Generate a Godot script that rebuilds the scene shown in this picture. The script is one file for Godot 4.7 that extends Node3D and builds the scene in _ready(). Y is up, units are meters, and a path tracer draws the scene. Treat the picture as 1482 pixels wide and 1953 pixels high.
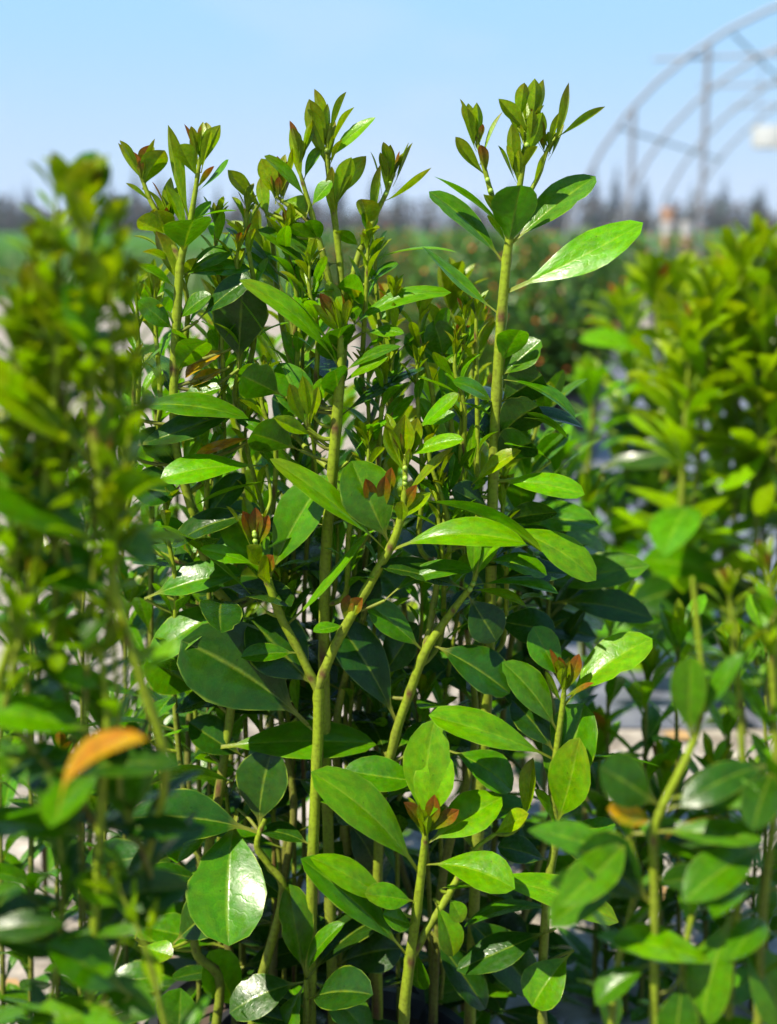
extends Node3D
# A nursery yard: broad-leaved evergreen shrubs in pots close to the camera, berry shrubs,
# a bare hoop greenhouse, a meadow and a line of conifers behind.

const FOCAL := 2681.0          # picture heights of 1953 at a vertical field of view of 40 degrees
const EYE := Vector3(0.0, 0.87, 0.0)
const PITCH := -11.5

var rng := RandomNumberGenerator.new()
var cam_basis: Basis
var taken := {}
var mats := {}
var shrub: Node3D              # the shrub that is being built
var shrub_z := 1.1             # how far in front of the camera it stands, metres
var stems: Array = []          # the stems of that shrub: arrays of [point, radius]
var leaf_rows := 13
var leaf_lists := {}           # [shrub, name] -> its leaves with their sizes
var stem_old := false

# ------------------------------------------------------------------ helpers
func numbered(called: String) -> String:
	var n: int = taken.get(called, 0)
	taken[called] = n + 1
	return called if n == 0 else "%s_%03d" % [called, n]

func thing(called: String, label: String, category: String, at: Vector3, group := "") -> Node3D:
	var o := Node3D.new()
	o.name = numbered(called)
	add_child(o)
	o.position = at
	tag(o, label, category, group)
	return o

func tag(o: Node, label: String, category := "", group := "", kind := "") -> void:
	if label: o.set_meta("label", label)
	if category: o.set_meta("category", category)
	if group: o.set_meta("group", group)
	if kind: o.set_meta("kind", kind)

func part(called: String, m: Mesh, mat: Material, parent: Node) -> MeshInstance3D:
	var o := MeshInstance3D.new()
	o.mesh = m
	o.material_override = mat
	if parent == self:
		o.name = numbered(called)
		add_child(o)
	else:
		o.name = called
		parent.add_child(o, true)
	return o

func many(called: String, m: Mesh, mat: Material, where: Array, tints: Array, parent: Node) -> MultiMeshInstance3D:
	var mm := MultiMesh.new()
	mm.transform_format = MultiMesh.TRANSFORM_3D
	mm.use_colors = tints.size() > 0
	mm.mesh = m
	mm.instance_count = where.size()
	for i in where.size():
		mm.set_instance_transform(i, where[i])
		if tints.size(): mm.set_instance_color(i, tints[i])
	var o := MultiMeshInstance3D.new()
	o.multimesh = mm
	o.material_override = mat
	o.name = numbered(called) if parent == self else called
	parent.add_child(o, true)
	o.set_meta("kind", "stuff")
	return o

func dup(root: Node3D, at: Vector3, turn: float, grow: float, label: String) -> Node3D:
	var o: Node3D = root.duplicate()
	o.name = numbered(String(root.name).rstrip("0123456789").trim_suffix("_"))
	add_child(o)
	o.position = at
	o.rotation.y = turn
	o.scale = Vector3.ONE * grow
	o.set_meta("label", label)
	return o

# a point on the upright plane that lies dist metres in front of the camera
func at(x: float, y: float, dist: float) -> Vector3:
	var d := cam_basis * Vector3((x - 741.0) / FOCAL, -(y - 976.5) / FOCAL, -1.0)
	return EYE + d * (dist / -d.z)

# the same inside the shrub that is being built; z counts towards the camera, in units of 0.41 mm per metre of distance
func sp(x: float, y: float, z: float) -> Vector3:
	return at(x, y, shrub_z - z * shrub_z / FOCAL)

func unit() -> float:
	return shrub_z / FOCAL

# ------------------------------------------------------------------ textures and materials
func noise(freq: float, oct: int, sd: int) -> FastNoiseLite:
	var n := FastNoiseLite.new()
	n.seed = sd
	n.noise_type = FastNoiseLite.TYPE_SIMPLEX_SMOOTH
	n.frequency = freq
	n.fractal_octaves = oct
	return n

func leaf_textures(sd: int) -> Array:
	var w := 192
	var h := 384
	var col := Image.create(w, h, false, Image.FORMAT_RGB8)
	var hei := Image.create(w, h, false, Image.FORMAT_RGB8)
	var rou := Image.create(w, h, false, Image.FORMAT_RGB8)
	var big := noise(0.014, 3, sd)
	var fine := noise(0.16, 2, sd + 5)
	var warp := noise(0.03, 2, sd + 9)
	var spots: Array = []
	for i in 10:
		spots.append([rng.randf_range(10, w - 10), rng.randf_range(80, h - 14), 0.6 + 1.9 * pow(rng.randf(), 2.5), rng.randf()])
	for y in h:
		for x in w:
			var v := absf(x / float(w) * 2.0 - 1.0)
			var t := y / float(h)
			var wp := warp.get_noise_2d(x, y)
			var ph := t * 11.0 - v * 1.5 + wp * 0.5 + (0.5 if x * 2 > w else 0.0)
			var vein := exp(-pow((ph - roundf(ph)) * 9.0, 2.0)) * clampf(1.1 - v, 0.0, 1.0)
			var ret := absf(fine.get_noise_2d(x * 1.3, y * 1.3))
			var b := 0.88 + 0.13 * big.get_noise_2d(x, y) + 0.07 * fine.get_noise_2d(x, y) + vein * 0.06
			var c := Color(b * (1.0 + 0.12 * wp + vein * 0.05), b, b * (0.95 - 0.2 * wp))
			for s in spots:
				var d: float = Vector2(x - s[0], (y - s[1])).length() / s[2]
				if d < 1.6:
					var k := clampf(1.6 - d, 0.0, 1.0)
					c = c.lerp(Color(0.42, 0.25, 0.1) if s[3] < 0.6 else Color(1.0, 0.95, 0.8), k * 0.8)
			col.set_pixel(x, y, c)
			var hh := 0.5 + 0.2 * big.get_noise_2d(x * 2.0, y * 2.0) + 0.10 * ret - vein * 0.2
			hei.set_pixel(x, y, Color(hh, hh, hh))
			var rr := clampf(0.62 + 0.3 * big.get_noise_2d(x * 1.7 + 300.0, y * 1.7) + 0.16 * fine.get_noise_2d(x, y + 77.0), 0.0, 1.0)
			rou.set_pixel(x, y, Color(rr, rr, rr))
	return [ImageTexture.create_from_image(col), ImageTexture.create_from_image(hei), ImageTexture.create_from_image(rou)]

func plain_mat(called: String, c: Color, rough: float, metal := 0.0) -> StandardMaterial3D:
	var m := StandardMaterial3D.new()
	m.resource_name = called
	m.albedo_color = c.linear_to_srgb()
	m.roughness = rough
	m.metallic = metal
	return m

func vert_mat(called: String, rough: float, through := Color.BLACK) -> StandardMaterial3D:
	var m := StandardMaterial3D.new()
	m.resource_name = called
	m.vertex_color_use_as_albedo = true
	m.roughness = rough
	m.cull_mode = BaseMaterial3D.CULL_DISABLED
	if through != Color.BLACK:
		m.backlight_enabled = true
		m.backlight = through
	return m

func noise_tex(freq: float, oct: int, sd: int, size: int, stops: Array) -> NoiseTexture2D:
	var t := NoiseTexture2D.new()
	t.width = size
	t.height = size
	t.seamless = true
	t.noise = noise(freq, oct, sd)
	if stops.size():
		var g := Gradient.new()
		var offs := PackedFloat32Array()
		var cols := PackedColorArray()
		for s in stops:
			offs.append(s[0])
			cols.append((s[1] as Color).linear_to_srgb())
		g.offsets = offs
		g.colors = cols
		t.color_ramp = g
	return t

func make_materials() -> void:
	for i in 3:
		var t := leaf_textures(40 + i * 17)
		for young in [false, true]:
			var m := vert_mat("young_leaf" if young else "mature_leaf", 0.46 if young else 0.46)
			m.albedo_texture = t[0]
			m.roughness_texture = t[2]
			m.heightmap_enabled = true
			m.heightmap_texture = t[1]
			m.heightmap_scale = 0.03
			m.metallic_specular = 0.38 if young else 0.41
			m.backlight_enabled = true
			m.backlight = (Color(0.95, 0.95, 0.1) if young else Color(0.7, 0.75, 0.06)).linear_to_srgb()
			mats["%s%d" % ["young" if young else "old", i]] = m
	var st := vert_mat("stem_bark", 0.6)
	st.metallic_specular = 0.35
	st.albedo_texture = noise_tex(0.05, 4, 3, 256, [[0.0, Color(0.42, 0.36, 0.3)], [0.45, Color(0.85, 0.84, 0.8)], [1.0, Color(1, 1, 1)]])
	st.uv1_triplanar = true
	st.uv1_scale = Vector3.ONE * 16.0
	mats["stem"] = st

# ------------------------------------------------------------------ leaves
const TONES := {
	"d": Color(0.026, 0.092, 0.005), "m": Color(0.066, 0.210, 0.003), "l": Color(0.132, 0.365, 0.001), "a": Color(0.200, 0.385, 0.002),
	"y": Color(0.222, 0.380, 0.002), "r": Color(0.260, 0.090, 0.012), "o": Color(0.640, 0.380, 0.010),
}
const ACROSS := [-1.0, -0.94, -0.5, -0.075, 0.0, 0.075, 0.5, 0.94, 1.0]

func half_width(t: float, young: bool, p: float, blunt: float) -> float:
	# outline of the blade, 1 at its widest; t runs from the end of the petiole to the tip
	var a := pow(clampf(t / p, 0.0, 1.0), 0.95)
	var b := clampf((1.0 - t) / (1.0 - p), 0.0, 1.0)
	var rise := pow(sin(PI * 0.5 * a), 1.3) if not young else pow(sin(PI * 0.5 * a), 1.7)
	var fall := pow(sin(PI * 0.5 * b), blunt)
	return rise if t < p else fall

# base and tip are points of space; up is the way the upper face looks
func blade(base: Vector3, tip: Vector3, up: Vector3, width: float, bend: float, tone: String, called := "leaf", petiole := -1.0) -> MeshInstance3D:
	var young: bool = tone in ["y", "r"]
	var chord := tip - base
	var l := chord.length()
	var ax := chord / l
	var n0 := (up - ax * up.dot(ax)).normalized()
	var side := ax.cross(n0)
	var pet := petiole if petiole >= 0.0 else (0.07 if young else 0.13)
	var rows := leaf_rows
	var cols := ACROSS.size()
	var cup := rng.randf_range(0.35, 0.85) if young else rng.randf_range(0.06, 0.42)
	var twist := rng.randf_range(-0.55, 0.55)
	var sickle := rng.randf_range(-0.05, 0.05) * l
	var wave := rng.randf_range(0.0, 0.07)
	var wph := rng.randf() * TAU
	var nibble := rng.randi_range(4, rows - 2) if rng.randf() < 0.3 and not young and rows > 10 else -9
	var nib_side := 1.0 if rng.randf() < 0.5 else -1.0
	var rim := rng.randf_range(0.35, 0.95)
	var peak := rng.randf_range(0.62, 0.72) if young else rng.randf_range(0.52, 0.66)
	var blunt := rng.randf_range(0.7, 0.95) if young else rng.randf_range(0.45, 0.68)
	var hook := rng.randf_range(-0.03, 0.10) * l
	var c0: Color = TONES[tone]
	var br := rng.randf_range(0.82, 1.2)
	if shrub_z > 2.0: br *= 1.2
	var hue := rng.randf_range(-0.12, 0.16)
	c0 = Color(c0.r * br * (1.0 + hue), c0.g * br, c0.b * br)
	var pale := Color(0.42, 0.56, 0.06)
	var tipc := Color(0.26, 0.08, 0.02)
	var tip_amt := 0.0
	if tone == "y": tip_amt = rng.randf_range(0.0, 0.28) if shrub_z > 1.3 else rng.randf_range(0.1, 0.45) if shrub_z < 1.0 else rng.randf_range(0.05, 0.5)
	if tone == "r": tip_amt = 0.4
	if tone == "l" and rng.randf() < 0.25: tip_amt = 0.25
	if tone == "o": pale = Color(0.5, 0.42, 0.05)
	var pos := PackedVector3Array()
	var nor := PackedVector3Array()
	var uv := PackedVector2Array()
	var clr := PackedColorArray()
	var idx := PackedInt32Array()
	var hwid := width * 0.5
	for i in rows + 1:
		var f := i / float(rows)
		# rows are closer together at both ends
		var t := f - 0.10 * sin(TAU * f) / TAU * 2.0
		var q := t - t * t
		var mid := base + ax * (l * t) + n0 * (bend * 4.0 * q * l - hook * t * t * t) + side * (sickle * 4.0 * q)
		var tb := clampf((t - pet) / (1.0 - pet), 0.0, 1.0)
		var hw := maxf(hwid * half_width(tb, young, peak, blunt), 0.0)
		var stalk := l * 0.013 * (1.0 - smoothstep(0.0, 0.9, tb)) + l * 0.0015
		hw = maxf(hw, stalk)
		var tang := (ax + n0 * (bend * 4.0 * (1.0 - 2.0 * t) - 3.0 * hook / l * t * t)).normalized()
		var sd := side.rotated(tang, twist * (t - 0.4))
		var nn := sd.cross(tang).normalized()
		sd = tang.cross(nn).normalized()
		var pm := 1.0 - smoothstep(0.0, 0.14, tb)
		for j in cols:
			var v: float = ACROSS[j]
			var lift := cup * hw * (absf(v) - 0.25 * v * v) + wave * hw * sin(t * 9.0 + wph + v * 1.5) * v * v
			if tb > 0.0 and tb < 1.0 and absf(v) < 0.01: lift -= minf(hw * 0.06, 0.0006)
			var hv := hw * v
			# small teeth near the tip
			if absf(v) == 1.0 and tb > 0.55 and not young: hv *= 1.0 + 0.025 * (i % 2)
			if absi(i - nibble) < 1 and absf(v) > 0.9 and signf(v) == nib_side: hv *= 0.86
			pos.append(mid + sd * hv + nn * lift)
			uv.append(Vector2(v * 0.5 + 0.5, t))
			var c := c0
			var e := absf(v)
			if e > 0.95: c = c.lerp(pale, rim * (0.5 + 0.5 * sin(t * 23.0 + wph * 3.0 + v)))
			elif e < 0.01: c = c.lerp(pale, 0.45 * (1.0 - 0.6 * tb))
			c = c.lerp(Color(0.30, 0.32, 0.05), pm * 0.8)
			if tip_amt > 0.0: c = c.lerp(tipc, tip_amt * smoothstep(0.55, 1.0, tb) + (0.25 * tip_amt if e > 0.95 else 0.0))
			if tone == "o": c = c.lerp(Color(0.16, 0.26, 0.01) if sin(wph * 5.0) > 0.0 else Color(0.45, 0.13, 0.02), clampf(0.75 * sin(t * 6.0 + v * 2.2 + wph) + 0.25 * sin(t * 31.0 + v * 9.0), 0.0, 0.8))
			if tone == "r": c = Color(0.16, 0.24, 0.004).lerp(c, smoothstep(0.25, 0.95, tb))
			clr.append(c)
	for i in rows + 1:
		for j in cols:
			var a := pos[mini(i + 1, rows) * cols + j] - pos[maxi(i - 1, 0) * cols + j]
			var b := pos[i * cols + mini(j + 1, cols - 1)] - pos[i * cols + maxi(j - 1, 0)]
			var nrm := b.cross(a)
			nor.append(nrm.normalized() if nrm.length_squared() > 1e-20 else n0)
	for i in rows:
		for j in cols - 1:
			var k := i * cols + j
			idx.append_array([k, k + cols, k + 1, k + 1, k + cols, k + cols + 1])
	var o := shrub.position
	for k in pos.size(): pos[k] -= o
	var arr := []
	arr.resize(Mesh.ARRAY_MAX)
	arr[Mesh.ARRAY_VERTEX] = pos
	arr[Mesh.ARRAY_NORMAL] = nor
	arr[Mesh.ARRAY_TEX_UV] = uv
	arr[Mesh.ARRAY_COLOR] = clr
	arr[Mesh.ARRAY_INDEX] = idx
	var m := ArrayMesh.new()
	m.add_surface_from_arrays(Mesh.PRIMITIVE_TRIANGLES, arr)
	var done := part(called, m, mats["%s%d" % ["young" if tone in ["y", "r", "l", "o", "a"] else "old", rng.randi() % 3]], shrub)
	if called != "dying_leaf":
		var list: Array = leaf_lists.get_or_add([shrub, called], [])
		list.append([l * width, done])
	return done

# the 300 largest leaves of a shrub stay parts of their own; the smaller ones become one part
func gather_small_leaves() -> void:
	for key in leaf_lists:
		var list: Array = leaf_lists[key]
		if list.size() <= 300: continue
		list.sort_custom(func(a, b): return a[0] > b[0])
		var by_mat := {}
		for e in list.slice(300):
			var o: MeshInstance3D = e[1]
			if not by_mat.has(o.material_override):
				var fresh := SurfaceTool.new()
				fresh.begin(Mesh.PRIMITIVE_TRIANGLES)
				by_mat[o.material_override] = fresh
			(by_mat[o.material_override] as SurfaceTool).append_from(o.mesh, 0, Transform3D.IDENTITY)
			key[0].remove_child(o)
			o.free()
		var m := ArrayMesh.new()
		for mat in by_mat:
			var st: SurfaceTool = by_mat[mat]
			st.set_material(mat)
			st.commit(m)
		var all := MeshInstance3D.new()
		all.name = "small_leaves" if key[1] == "leaf" else "small_young_leaves"
		all.mesh = m
		key[0].add_child(all, true)
		all.set_meta("kind", "stuff")

# nearest point on the shrub's stems
func nearest(p: Vector3) -> Vector3:
	var best := p
	var bd := 1e9
	for s in stems:
		for q in s:
			var d: float = p.distance_squared_to(q[0])
			if d < bd:
				bd = d
				best = q[0]
	return best

# nearest stem as the eye sees it: the leaf takes its depth
func grip(x: float, y: float, z: float) -> Vector3:
	var p := sp(x, y, z)
	var best := p
	var bd := 55.0 * unit()
	for s in stems:
		for q in s:
			var d: Vector3 = q[0] - p
			var flat := Vector2(d.x, d.y).length()
			if flat < bd and absf(d.z) < 190.0 * unit():
				bd = flat
				best = q[0]
	return best if bd < 22.0 * unit() else Vector3(p.x, p.y, lerpf(p.z, best.z, 0.8) if best != p else p.z)

# a leaf: base, tip (x, y and how far towards the camera), turn of its face (0 towards the camera, 90 upwards,
# 180 away so that its underside shows), width, bend in hundredths of its length, tone
func lf(bx: float, by: float, bz: float, tx: float, ty: float, tz: float, turn: float, width: float, bend: float, tone: String, called := "leaf") -> MeshInstance3D:
	var b := grip(bx, by, bz)
	var moved := (sp(bx, by, bz).z - b.z)
	var t := sp(tx, ty, tz)
	t.z -= moved * 0.9
	var fresh: bool = tone in ["y", "r"] and shrub_z > 1.0
	if fresh: b += (b - t) * 0.1
	var ax := (t - b).normalized()
	var v := (EYE - (b + t) * 0.5).normalized()
	var e := (v - ax * v.dot(ax)).normalized()
	var s := ax.cross(e)
	if s.y < -0.12 or (absf(s.y) <= 0.12 and s.x > 0.0): s = -s
	var a := deg_to_rad(turn + rng.randf_range(-5, 5))
	var o := blade(b, t, e * cos(a) + s * sin(a), width * unit() * (1.06 if fresh else 1.0), bend / 100.0, tone, called if tone != "y" and tone != "r" else "young_leaf")
	# a twig back to the stem where the base hangs free
	var q := nearest(b)
	var gap := q.distance_to(b)
	if gap > 16.0 * unit() and gap < 260.0 * unit():
		var best := q
		var score := 1e9
		for st in stems:
			for p in st:
				var d: Vector3 = b - p[0]
				if d.y > d.length() * 0.25 and d.length() < 600.0 * unit() and d.length() < score:
					score = d.length()
					best = p[0]
		var c := best.lerp(b, 0.5) + Vector3(0, -0.05, 0) * gap + (b - t).normalized() * gap * 0.15
		tube("twig", [[best, 4.2 * unit()], [c, 3.6 * unit()], [b, 3.0 * unit()]], 1.0 if tone in ["l", "y", "r"] else 0.55, false)
	return o

# ------------------------------------------------------------------ stems
func smooth(pts: Array, per: int) -> Array:
	var out := []
	for i in pts.size() - 1:
		var a = pts[maxi(i - 1, 0)]
		var b = pts[i]
		var c = pts[i + 1]
		var d = pts[mini(i + 2, pts.size() - 1)]
		for k in per:
			var t := k / float(per)
			out.append([(b[0] as Vector3).cubic_interpolate(c[0], a[0], d[0], t), lerpf(b[1], c[1], t)])
	out.append(pts[-1])
	return out

func tube(called: String, pts: Array, green: float, keep := true, nodes := false) -> MeshInstance3D:
	var path := smooth(pts, 7)
	if keep: stems.append(path)
	var st := SurfaceTool.new()
	st.begin(Mesh.PRIMITIVE_TRIANGLES)
	var sides := 9
	var o := shrub.position
	var fresh := Color(0.20, 0.285, 0.010)
	var wood := Color(0.10, 0.07, 0.035)
	var nx := Vector3.RIGHT
	for i in path.size():
		var p: Vector3 = path[i][0]
		var tg: Vector3 = ((path[mini(i + 1, path.size() - 1)][0] as Vector3) - (path[maxi(i - 1, 0)][0] as Vector3)).normalized()
		nx = (nx - tg * nx.dot(tg)).normalized()
		var ny := tg.cross(nx)
		var r: float = path[i][1]
		if nodes and i % 6 == 3: r *= 1.13
		var g := clampf(green + (i / float(path.size()) - 0.5) * 0.5, 0.0, 1.0)
		for k in sides + 1:
			var a := TAU * k / sides
			var d := nx * cos(a) + ny * sin(a)
			var c := wood.lerp(fresh, clampf(g + 0.12 * sin(a * 2.0 + i), 0.0, 1.0))
			if nodes and i % 6 == 3 and (k % sides) in [(i * 2) % sides, (i * 2 + 1) % sides]: c = Color(0.10, 0.05, 0.02)
			st.set_color(c)
			st.set_normal(d)
			st.add_vertex(p + d * r - o)
	for i in path.size() - 1:
		for k in sides:
			var a := i * (sides + 1) + k
			var b := a + sides + 1
			st.add_index(a); st.add_index(b); st.add_index(a + 1)
			st.add_index(a + 1); st.add_index(b); st.add_index(b + 1)
	return part(called, st.commit(), mats["stem"], shrub)

# a stem through picture points (x, y, z towards the camera, radius)
func stem(pts: Array, green: float, called := "stem") -> MeshInstance3D:
	var out := []
	for p in pts: out.append([sp(p[0], p[1], p[2]), p[3] * unit() * 0.8])
	# it grows from another stem or out of the soil
	var first: Vector3 = out[0][0]
	if first.y > 0.1 and nearest(first).distance_to(first) > 0.014 or (first.y > 0.1 and stems.is_empty()):
		var root := Vector3.INF
		var reach := 0.16
		for s in stems:
			for q in s:
				var d: float = first.distance_to(q[0])
				if q[0].y < first.y - 0.45 * d and d < reach:
					reach = d
					root = q[0]
		if root == Vector3.INF:
			var foot := shrub.position
			var off := Vector2(first.x - foot.x, first.z - foot.z).limit_length(0.09)
			root = Vector3(foot.x + off.x, 0.06, foot.z + off.y)
		out.push_front([root, out[0][1]])
	return tube(called, out, green, true, true)

# a shoot: a stem with leaves set round it in a spiral, small fresh ones at its end
func shoot(pts: Array, n: int, length: float, low: String, high: String, tip_leaves: int, start := 0.2, green := 0.7, spread := 1.0) -> void:
	stem(pts, green, "shoot_stem")
	var path: Array = stems[-1]
	var u := unit()
	var az := rng.randf() * TAU
	for k in n:
		var f := lerpf(start, 0.97, (k + rng.randf_range(-0.3, 0.3)) / maxf(n - 1, 1))
		f = clampf(f, 0.02, 0.98)
		var i := clampi(int(f * (path.size() - 1)), 0, path.size() - 2)
		var p: Vector3 = path[i][0]
		var tg: Vector3 = ((path[i + 1][0] as Vector3) - p).normalized()
		az += 2.4 + rng.randf_range(-0.3, 0.3)
		var rx := tg.cross(Vector3(0.3, 0.1, 1)).normalized()
		var rad := rx.rotated(tg, az)
		var ang := lerpf(1.2, 0.5 if shrub_z < 1.9 else 0.75, f) * spread + rng.randf_range(-0.22, 0.22)
		var dir := tg * cos(ang) + rad * sin(ang)
		var l := length * u * rng.randf_range(0.75, 1.15) * (1.0 - 0.5 * f * f)
		var up := tg * sin(ang) - rad * cos(ang) + Vector3(rng.randf_range(-0.3, 0.3), 0.25, rng.randf_range(-0.3, 0.3))
		var tone := low if rng.randf() > smoothstep(0.35, 0.85, f) else high
		blade(p, p + dir * l, up, l * rng.randf_range(0.22, 0.33), rng.randf_range(0.0, 0.14), tone, "young_leaf" if tone in ["y", "r"] else "leaf")
	var tip: Vector3 = path[-1][0]
	var tg2: Vector3 = (tip - (path[-3][0] as Vector3)).normalized()
	for k in tip_leaves:
		az += 2.4
		var rad := tg2.cross(Vector3(0.3, 0.1, 1)).normalized().rotated(tg2, az)
		var ang := rng.randf_range(0.12, 0.62)
		var dir := tg2 * cos(ang) + rad * sin(ang)
		var l := length * u * rng.randf_range(0.32, 0.52)
		blade(tip - tg2 * (k * 4.0 * u), tip - tg2 * (k * 4.0 * u) + dir * l, tg2 * sin(ang) - rad * cos(ang), l * rng.randf_range(0.22, 0.34), rng.randf_range(-0.05, 0.05), "r" if rng.randf() < (0.1 if shrub_z < 1.9 else 0.16) else "y", "young_leaf")

func buds(list: Array) -> void:
	for b in list:
		var s := SphereMesh.new()
		var r: float = b[3] * unit()
		s.radius = r
		s.height = r * 2.1
		s.radial_segments = 10
		s.rings = 6
		var o := part("flower_bud", s, mats["bud"], shrub)
		o.position = grip(b[0], b[1], b[2]) + Vector3(0, 0, r) - shrub.position

func new_shrub(label: String, dist: float, x: float, group := "") -> void:
	shrub_z = dist
	stems = []
	var p := at(x, 1953, dist)
	shrub = thing("evergreen_shrub", label, "shrub", Vector3(p.x, 0, -dist), group)

# ------------------------------------------------------------------ the scene
func _ready() -> void:
	rng.seed = 20240611
	var cam := Camera3D.new()
	cam.name = "camera"
	cam.near = 0.02
	cam.far = 2000.0
	var at_phys := CameraAttributesPhysical.new()
	at_phys.frustum_focal_length = 35.0 / 2.0 / tan(deg_to_rad(20.0))
	at_phys.frustum_focus_distance = 1.08
	at_phys.exposure_aperture = 4.5
	cam.attributes = at_phys
	add_child(cam)
	cam.position = EYE
	cam.rotation_degrees = Vector3(PITCH, 0, 0)
	cam.fov = 40.0
	cam_basis = Basis.from_euler(Vector3(deg_to_rad(PITCH), 0, 0))

	var we := WorldEnvironment.new()
	we.name = "environment"
	var env := Environment.new()
	env.background_mode = Environment.BG_SKY
	env.tonemap_mode = Environment.TONE_MAPPER_LINEAR
	env.tonemap_exposure = 2.3
	env.sdfgi_enabled = true
	env.ssao_enabled = true
	env.ssil_enabled = true
	env.fog_enabled = true
	env.fog_density = 0.0005
	env.fog_light_color = Color(0.70, 0.74, 0.82)
	env.sky = Sky.new()
	env.sky.sky_material = make_sky()
	we.environment = env
	add_child(we)

	var sun := DirectionalLight3D.new()
	sun.name = "sun"
	sun.light_energy = 1.6
	sun.light_color = Color(1.0, 0.965, 0.89)
	sun.light_angular_distance = 0.55
	sun.shadow_enabled = true
	add_child(sun)
	sun.look_at_from_position(Vector3(-0.52, 0.82, 0.40) * 10.0, Vector3.ZERO)

	make_materials()
	mats["bud"] = plain_mat("bud_green", Color(0.22, 0.34, 0.03), 0.45)
	setting()
	background()
	center_shrub()
	left_shrub()
	right_shrubs()
	behind_shrubs()
	pots()
	gather_small_leaves()

func ordinal(i: int) -> String:
	var ones := ["", "first", "second", "third", "fourth", "fifth", "sixth", "seventh", "eighth", "ninth", "tenth", "eleventh", "twelfth", "thirteenth", "fourteenth", "fifteenth", "sixteenth", "seventeenth", "eighteenth", "nineteenth"]
	var n := i + 1
	if n < 20: return ones[n]
	var tens: String = ["", "", "twent", "thirt", "fort", "fift", "sixt"][n / 10]
	return tens + "ieth" if n % 10 == 0 else tens + "y-" + ones[n % 10]

func make_sky() -> PanoramaSkyMaterial:
	var w := 1024
	var h := 512
	var im := Image.create(w, h, false, Image.FORMAT_RGBF)
	var n := noise(1.6, 4, 11)
	for y in h:
		var el := (0.5 - (y + 0.5) / h) * PI
		for x in w:
			var a := (x + 0.5) / w * TAU
			var c: Color
			if el > 0.0:
				var k := sin(el)
				var low := Color(0.56, 0.72, 0.93)
				var mid := Color(0.385, 0.675, 0.98)
				var top := Color(0.11, 0.27, 0.66)
				c = low.lerp(mid, smoothstep(0.0, 0.16, k)) if k < 0.16 else mid.lerp(top, smoothstep(0.16, 1.0, k))
				var d := Vector3(cos(a) * cos(el), sin(el) * 3.2, sin(a) * cos(el)) * 2.2
				var cl := smoothstep(0.05, 0.6, n.get_noise_3dv(d)) * 0.16 * (1.0 - smoothstep(0.12, 0.6, k))
				c = c.lerp(Color(0.74, 0.79, 0.94), cl)
			else:
				c = Color(0.30, 0.29, 0.26)
			im.set_pixel(x, y, c * 0.475)
	var m := PanoramaSkyMaterial.new()
	m.panorama = ImageTexture.create_from_image(im)
	return m

func sheet(called: String, x0: float, x1: float, z0: float, z1: float, y: float, mat: Material, cells := 1) -> MeshInstance3D:
	var p := PlaneMesh.new()
	p.size = Vector2(x1 - x0, z1 - z0)
	p.subdivide_width = cells - 1
	p.subdivide_depth = cells - 1
	var o := part(called, p, mat, self)
	o.position = Vector3((x0 + x1) / 2.0, y, (z0 + z1) / 2.0)
	o.set_meta("kind", "structure")
	return o

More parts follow.
